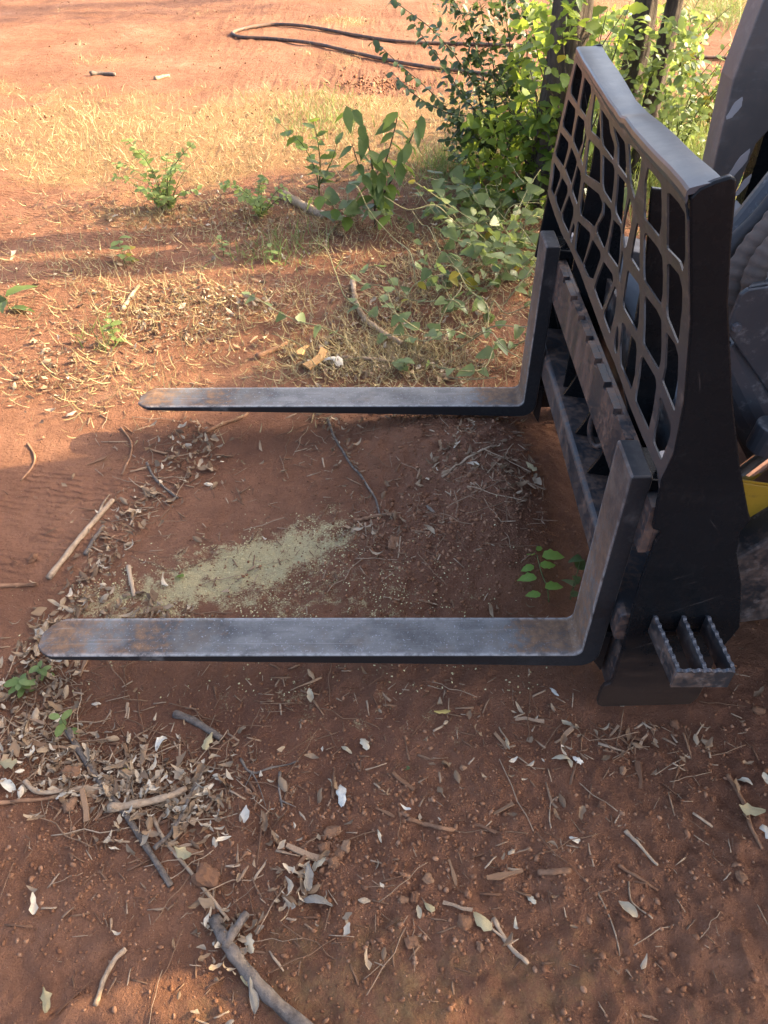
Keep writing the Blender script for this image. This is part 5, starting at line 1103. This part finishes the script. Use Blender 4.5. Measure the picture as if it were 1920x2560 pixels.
# sawdust grains lying on the spill
XY = uni(60000, -1.0, .4, 1.05, 1.85); XY = XY[rng.random(len(XY)) < saw_mask(XY[:, 0], XY[:, 1]) * .42 * np.clip(.35 + 2.6 * fbm(XY[:, 0], XY[:, 1], 11., 3, .6), 0, 1)]; n = len(XY); P = on_ground(XY, .001); sc = rng.uniform(.0014, .0034, n); S3 = np.stack([sc, sc * 1.6, sc * .7], 1); A = rng.uniform(0, 6.283, (n, 3)) * np.array([.1, .1, 1])
box_u = (np.array([(-.5, -.5, 0), (.5, -.5, 0), (.5, .5, 0), (-.5, .5, 0), (-.3, -.3, .6), (.3, -.3, .6), (.3, .3, .6), (-.3, .3, .6)]), [(4, 5, 6, 7), (0, 1, 5, 4), (1, 2, 6, 5), (2, 3, 7, 6), (3, 0, 4, 7)])
MT['sawd'] = mat_tint('sawdust', [(0, (.44, .36, .17)), (1, (.68, .59, .34))], .95, nscale=200, bmp=0)
scatter('sawdust', [box_u], P, S3, A, rng.random(n), MT['sawd'], 'pale yellow sawdust spilt between the forks')
# straw and green grass
def blade(seed, bend):
    r = random.Random(seed); V = []; F = []
    for i in range(4):
        t = i / 3; w = .5 * (1 - t) ** .6 + .02; V += [(-w, bend * t * t + r.uniform(-.03, .03), t * (1 - .25 * bend * t)), (w, bend * t * t, t * (1 - .25 * bend * t))]
    for i in range(3): k = 2 * i; F.append((k, k + 1, k + 3, k + 2))
    return np.array(V), F
XY = uni(190000, -5.5, 5.5, 3.5, 10.8); XY = XY[rng.random(len(XY)) < np.clip(straw_mask(XY[:, 0], XY[:, 1]) * 1.35 - .45, 0, 1)][:44000]; n = len(XY); P = on_ground(XY, -.004)
ln = rng.uniform(.022, .085, n); S3 = np.stack([rng.uniform(.002, .0042, n), ln, ln], 1); A = np.stack([rng.normal(0, 1.05, n), rng.normal(0, .75, n), rng.uniform(0, 6.283, n)], 1)
scatter('dry_grass', [blade(s, .3 + .18 * s) for s in range(4)], P, S3, A, rng.random(n), MT['straw'], 'dry bleached straw grass in patches on the soil')
XYs = np.concatenate([px_points([(a, b, c * 1.1, d * 1.2, e, int(f * 2.2)) for a, b, c, d, e, f in WB if b < 1000]), uni(2500, -3.5, 2.5, 2.0, 5.0)]); XYs = off_machine(XYs); n = len(XYs); P = on_ground(XYs, .004)
ln = rng.uniform(.02, .09, n); S3 = np.stack([rng.uniform(.002, .0045, n), ln, ln], 1); A = np.stack([rng.normal(1.45, .22, n), rng.normal(0, .2, n), rng.uniform(0, 6.283, n)], 1)
scatter('straw_litter', [blade(s + 20, .3 + .18 * s) for s in range(4)], P, S3, A, rng.random(n) * .8, MT['straw'], 'broken straw and stalks lying flat among the leaf litter')
XY = np.concatenate([px_points([(1580, 380, 130, 120, 0, 2200), (1700, 420, 120, 90, 0, 1200), (1450, 300, 80, 120, 0, 500), (1120, 420, 110, 40, 0, 500), (800, 290, 120, 60, 0, 420), (1800, 40, 120, 40, 0, 700), (250, 840, 60, 40, 0, 40), (690, 620, 120, 40, 0, 160), (1250, 240, 150, 80, 0, 400)])]); n = len(XY); P = on_ground(XY, -.004)
ln = rng.uniform(.06, .22, n) * np.where(XY[:, 0] > .9, 1.2, .6); S3 = np.stack([rng.uniform(.003, .006, n), ln, ln], 1); A = np.stack([rng.normal(0, .4, n), rng.normal(0, .4, n), rng.uniform(0, 6.283, n)], 1)
scatter('green_grass', [blade(s + 9, .2 + .15 * s) for s in range(4)], P, S3, A, rng.random(n), MT['weed'], 'green grass and fine weeds growing round the tree trunks')
# bark pieces that can be told apart
BK = []
for s in range(5):
    V_, F_ = splinter(90 + s); BK.append(mesh_from('bark_piece', V_ * np.array([1.6, 1, 1.2]), F_, MT['barkobj']))
for bl, where in (((340, 1940, 330, 130, 8, 14), 'in the big leaf pile'), ((100, 1750, 120, 100, 0, 6), 'at the left end of the leaf pile'), ((420, 1150, 150, 100, 0, 6), 'in the litter beside the tyre track'), ((950, 860, 240, 50, 0, 8), 'in the litter beyond the far fork'),
                  ((1200, 1240, 120, 90, 0, 4), 'on the mound between the forks'), ((1100, 2150, 600, 250, 0, 10), 'on the open soil near the bottom'), ((1480, 1810, 260, 50, 0, 6), 'on the soil below the side plate')):
    for x, y in px_points([bl]):
        if .44 < x < .76 and .97 < y < 2.25: continue
        o = link('bark_piece', random.choice(BK)); l = random.uniform(.035, .075); o.location = (x, y, hz(x, y) + .004); o.scale = (l * .8, l, l * .8); o.rotation_euler = (random.uniform(-.15, .15), random.uniform(-.4, .4), random.uniform(0, 6.28))
        tag(o, 'small broken piece of brown bark ' + where, 'bark', 'broken bark pieces ' + where)
lay(mesh_from('bark_curl', splinter(99)[0] * np.array([3.2, 1, 1.6]), splinter(99)[1], MT['orange']), 'bark_piece', 683, 790, 62, 'torn orange bark flake lit by sun beyond the far fork', 'bark', None, -.5)
lay(mesh_from('bark_curl', splinter(98)[0] * np.array([2.2, 1, 1.6]), splinter(98)[1], MT['orange']), 'bark_piece', 655, 770, 50, 'upright orange bark strip beside the torn flake', 'bark', None, -.2)
print('built in', round(time.time() - _T0, 1))
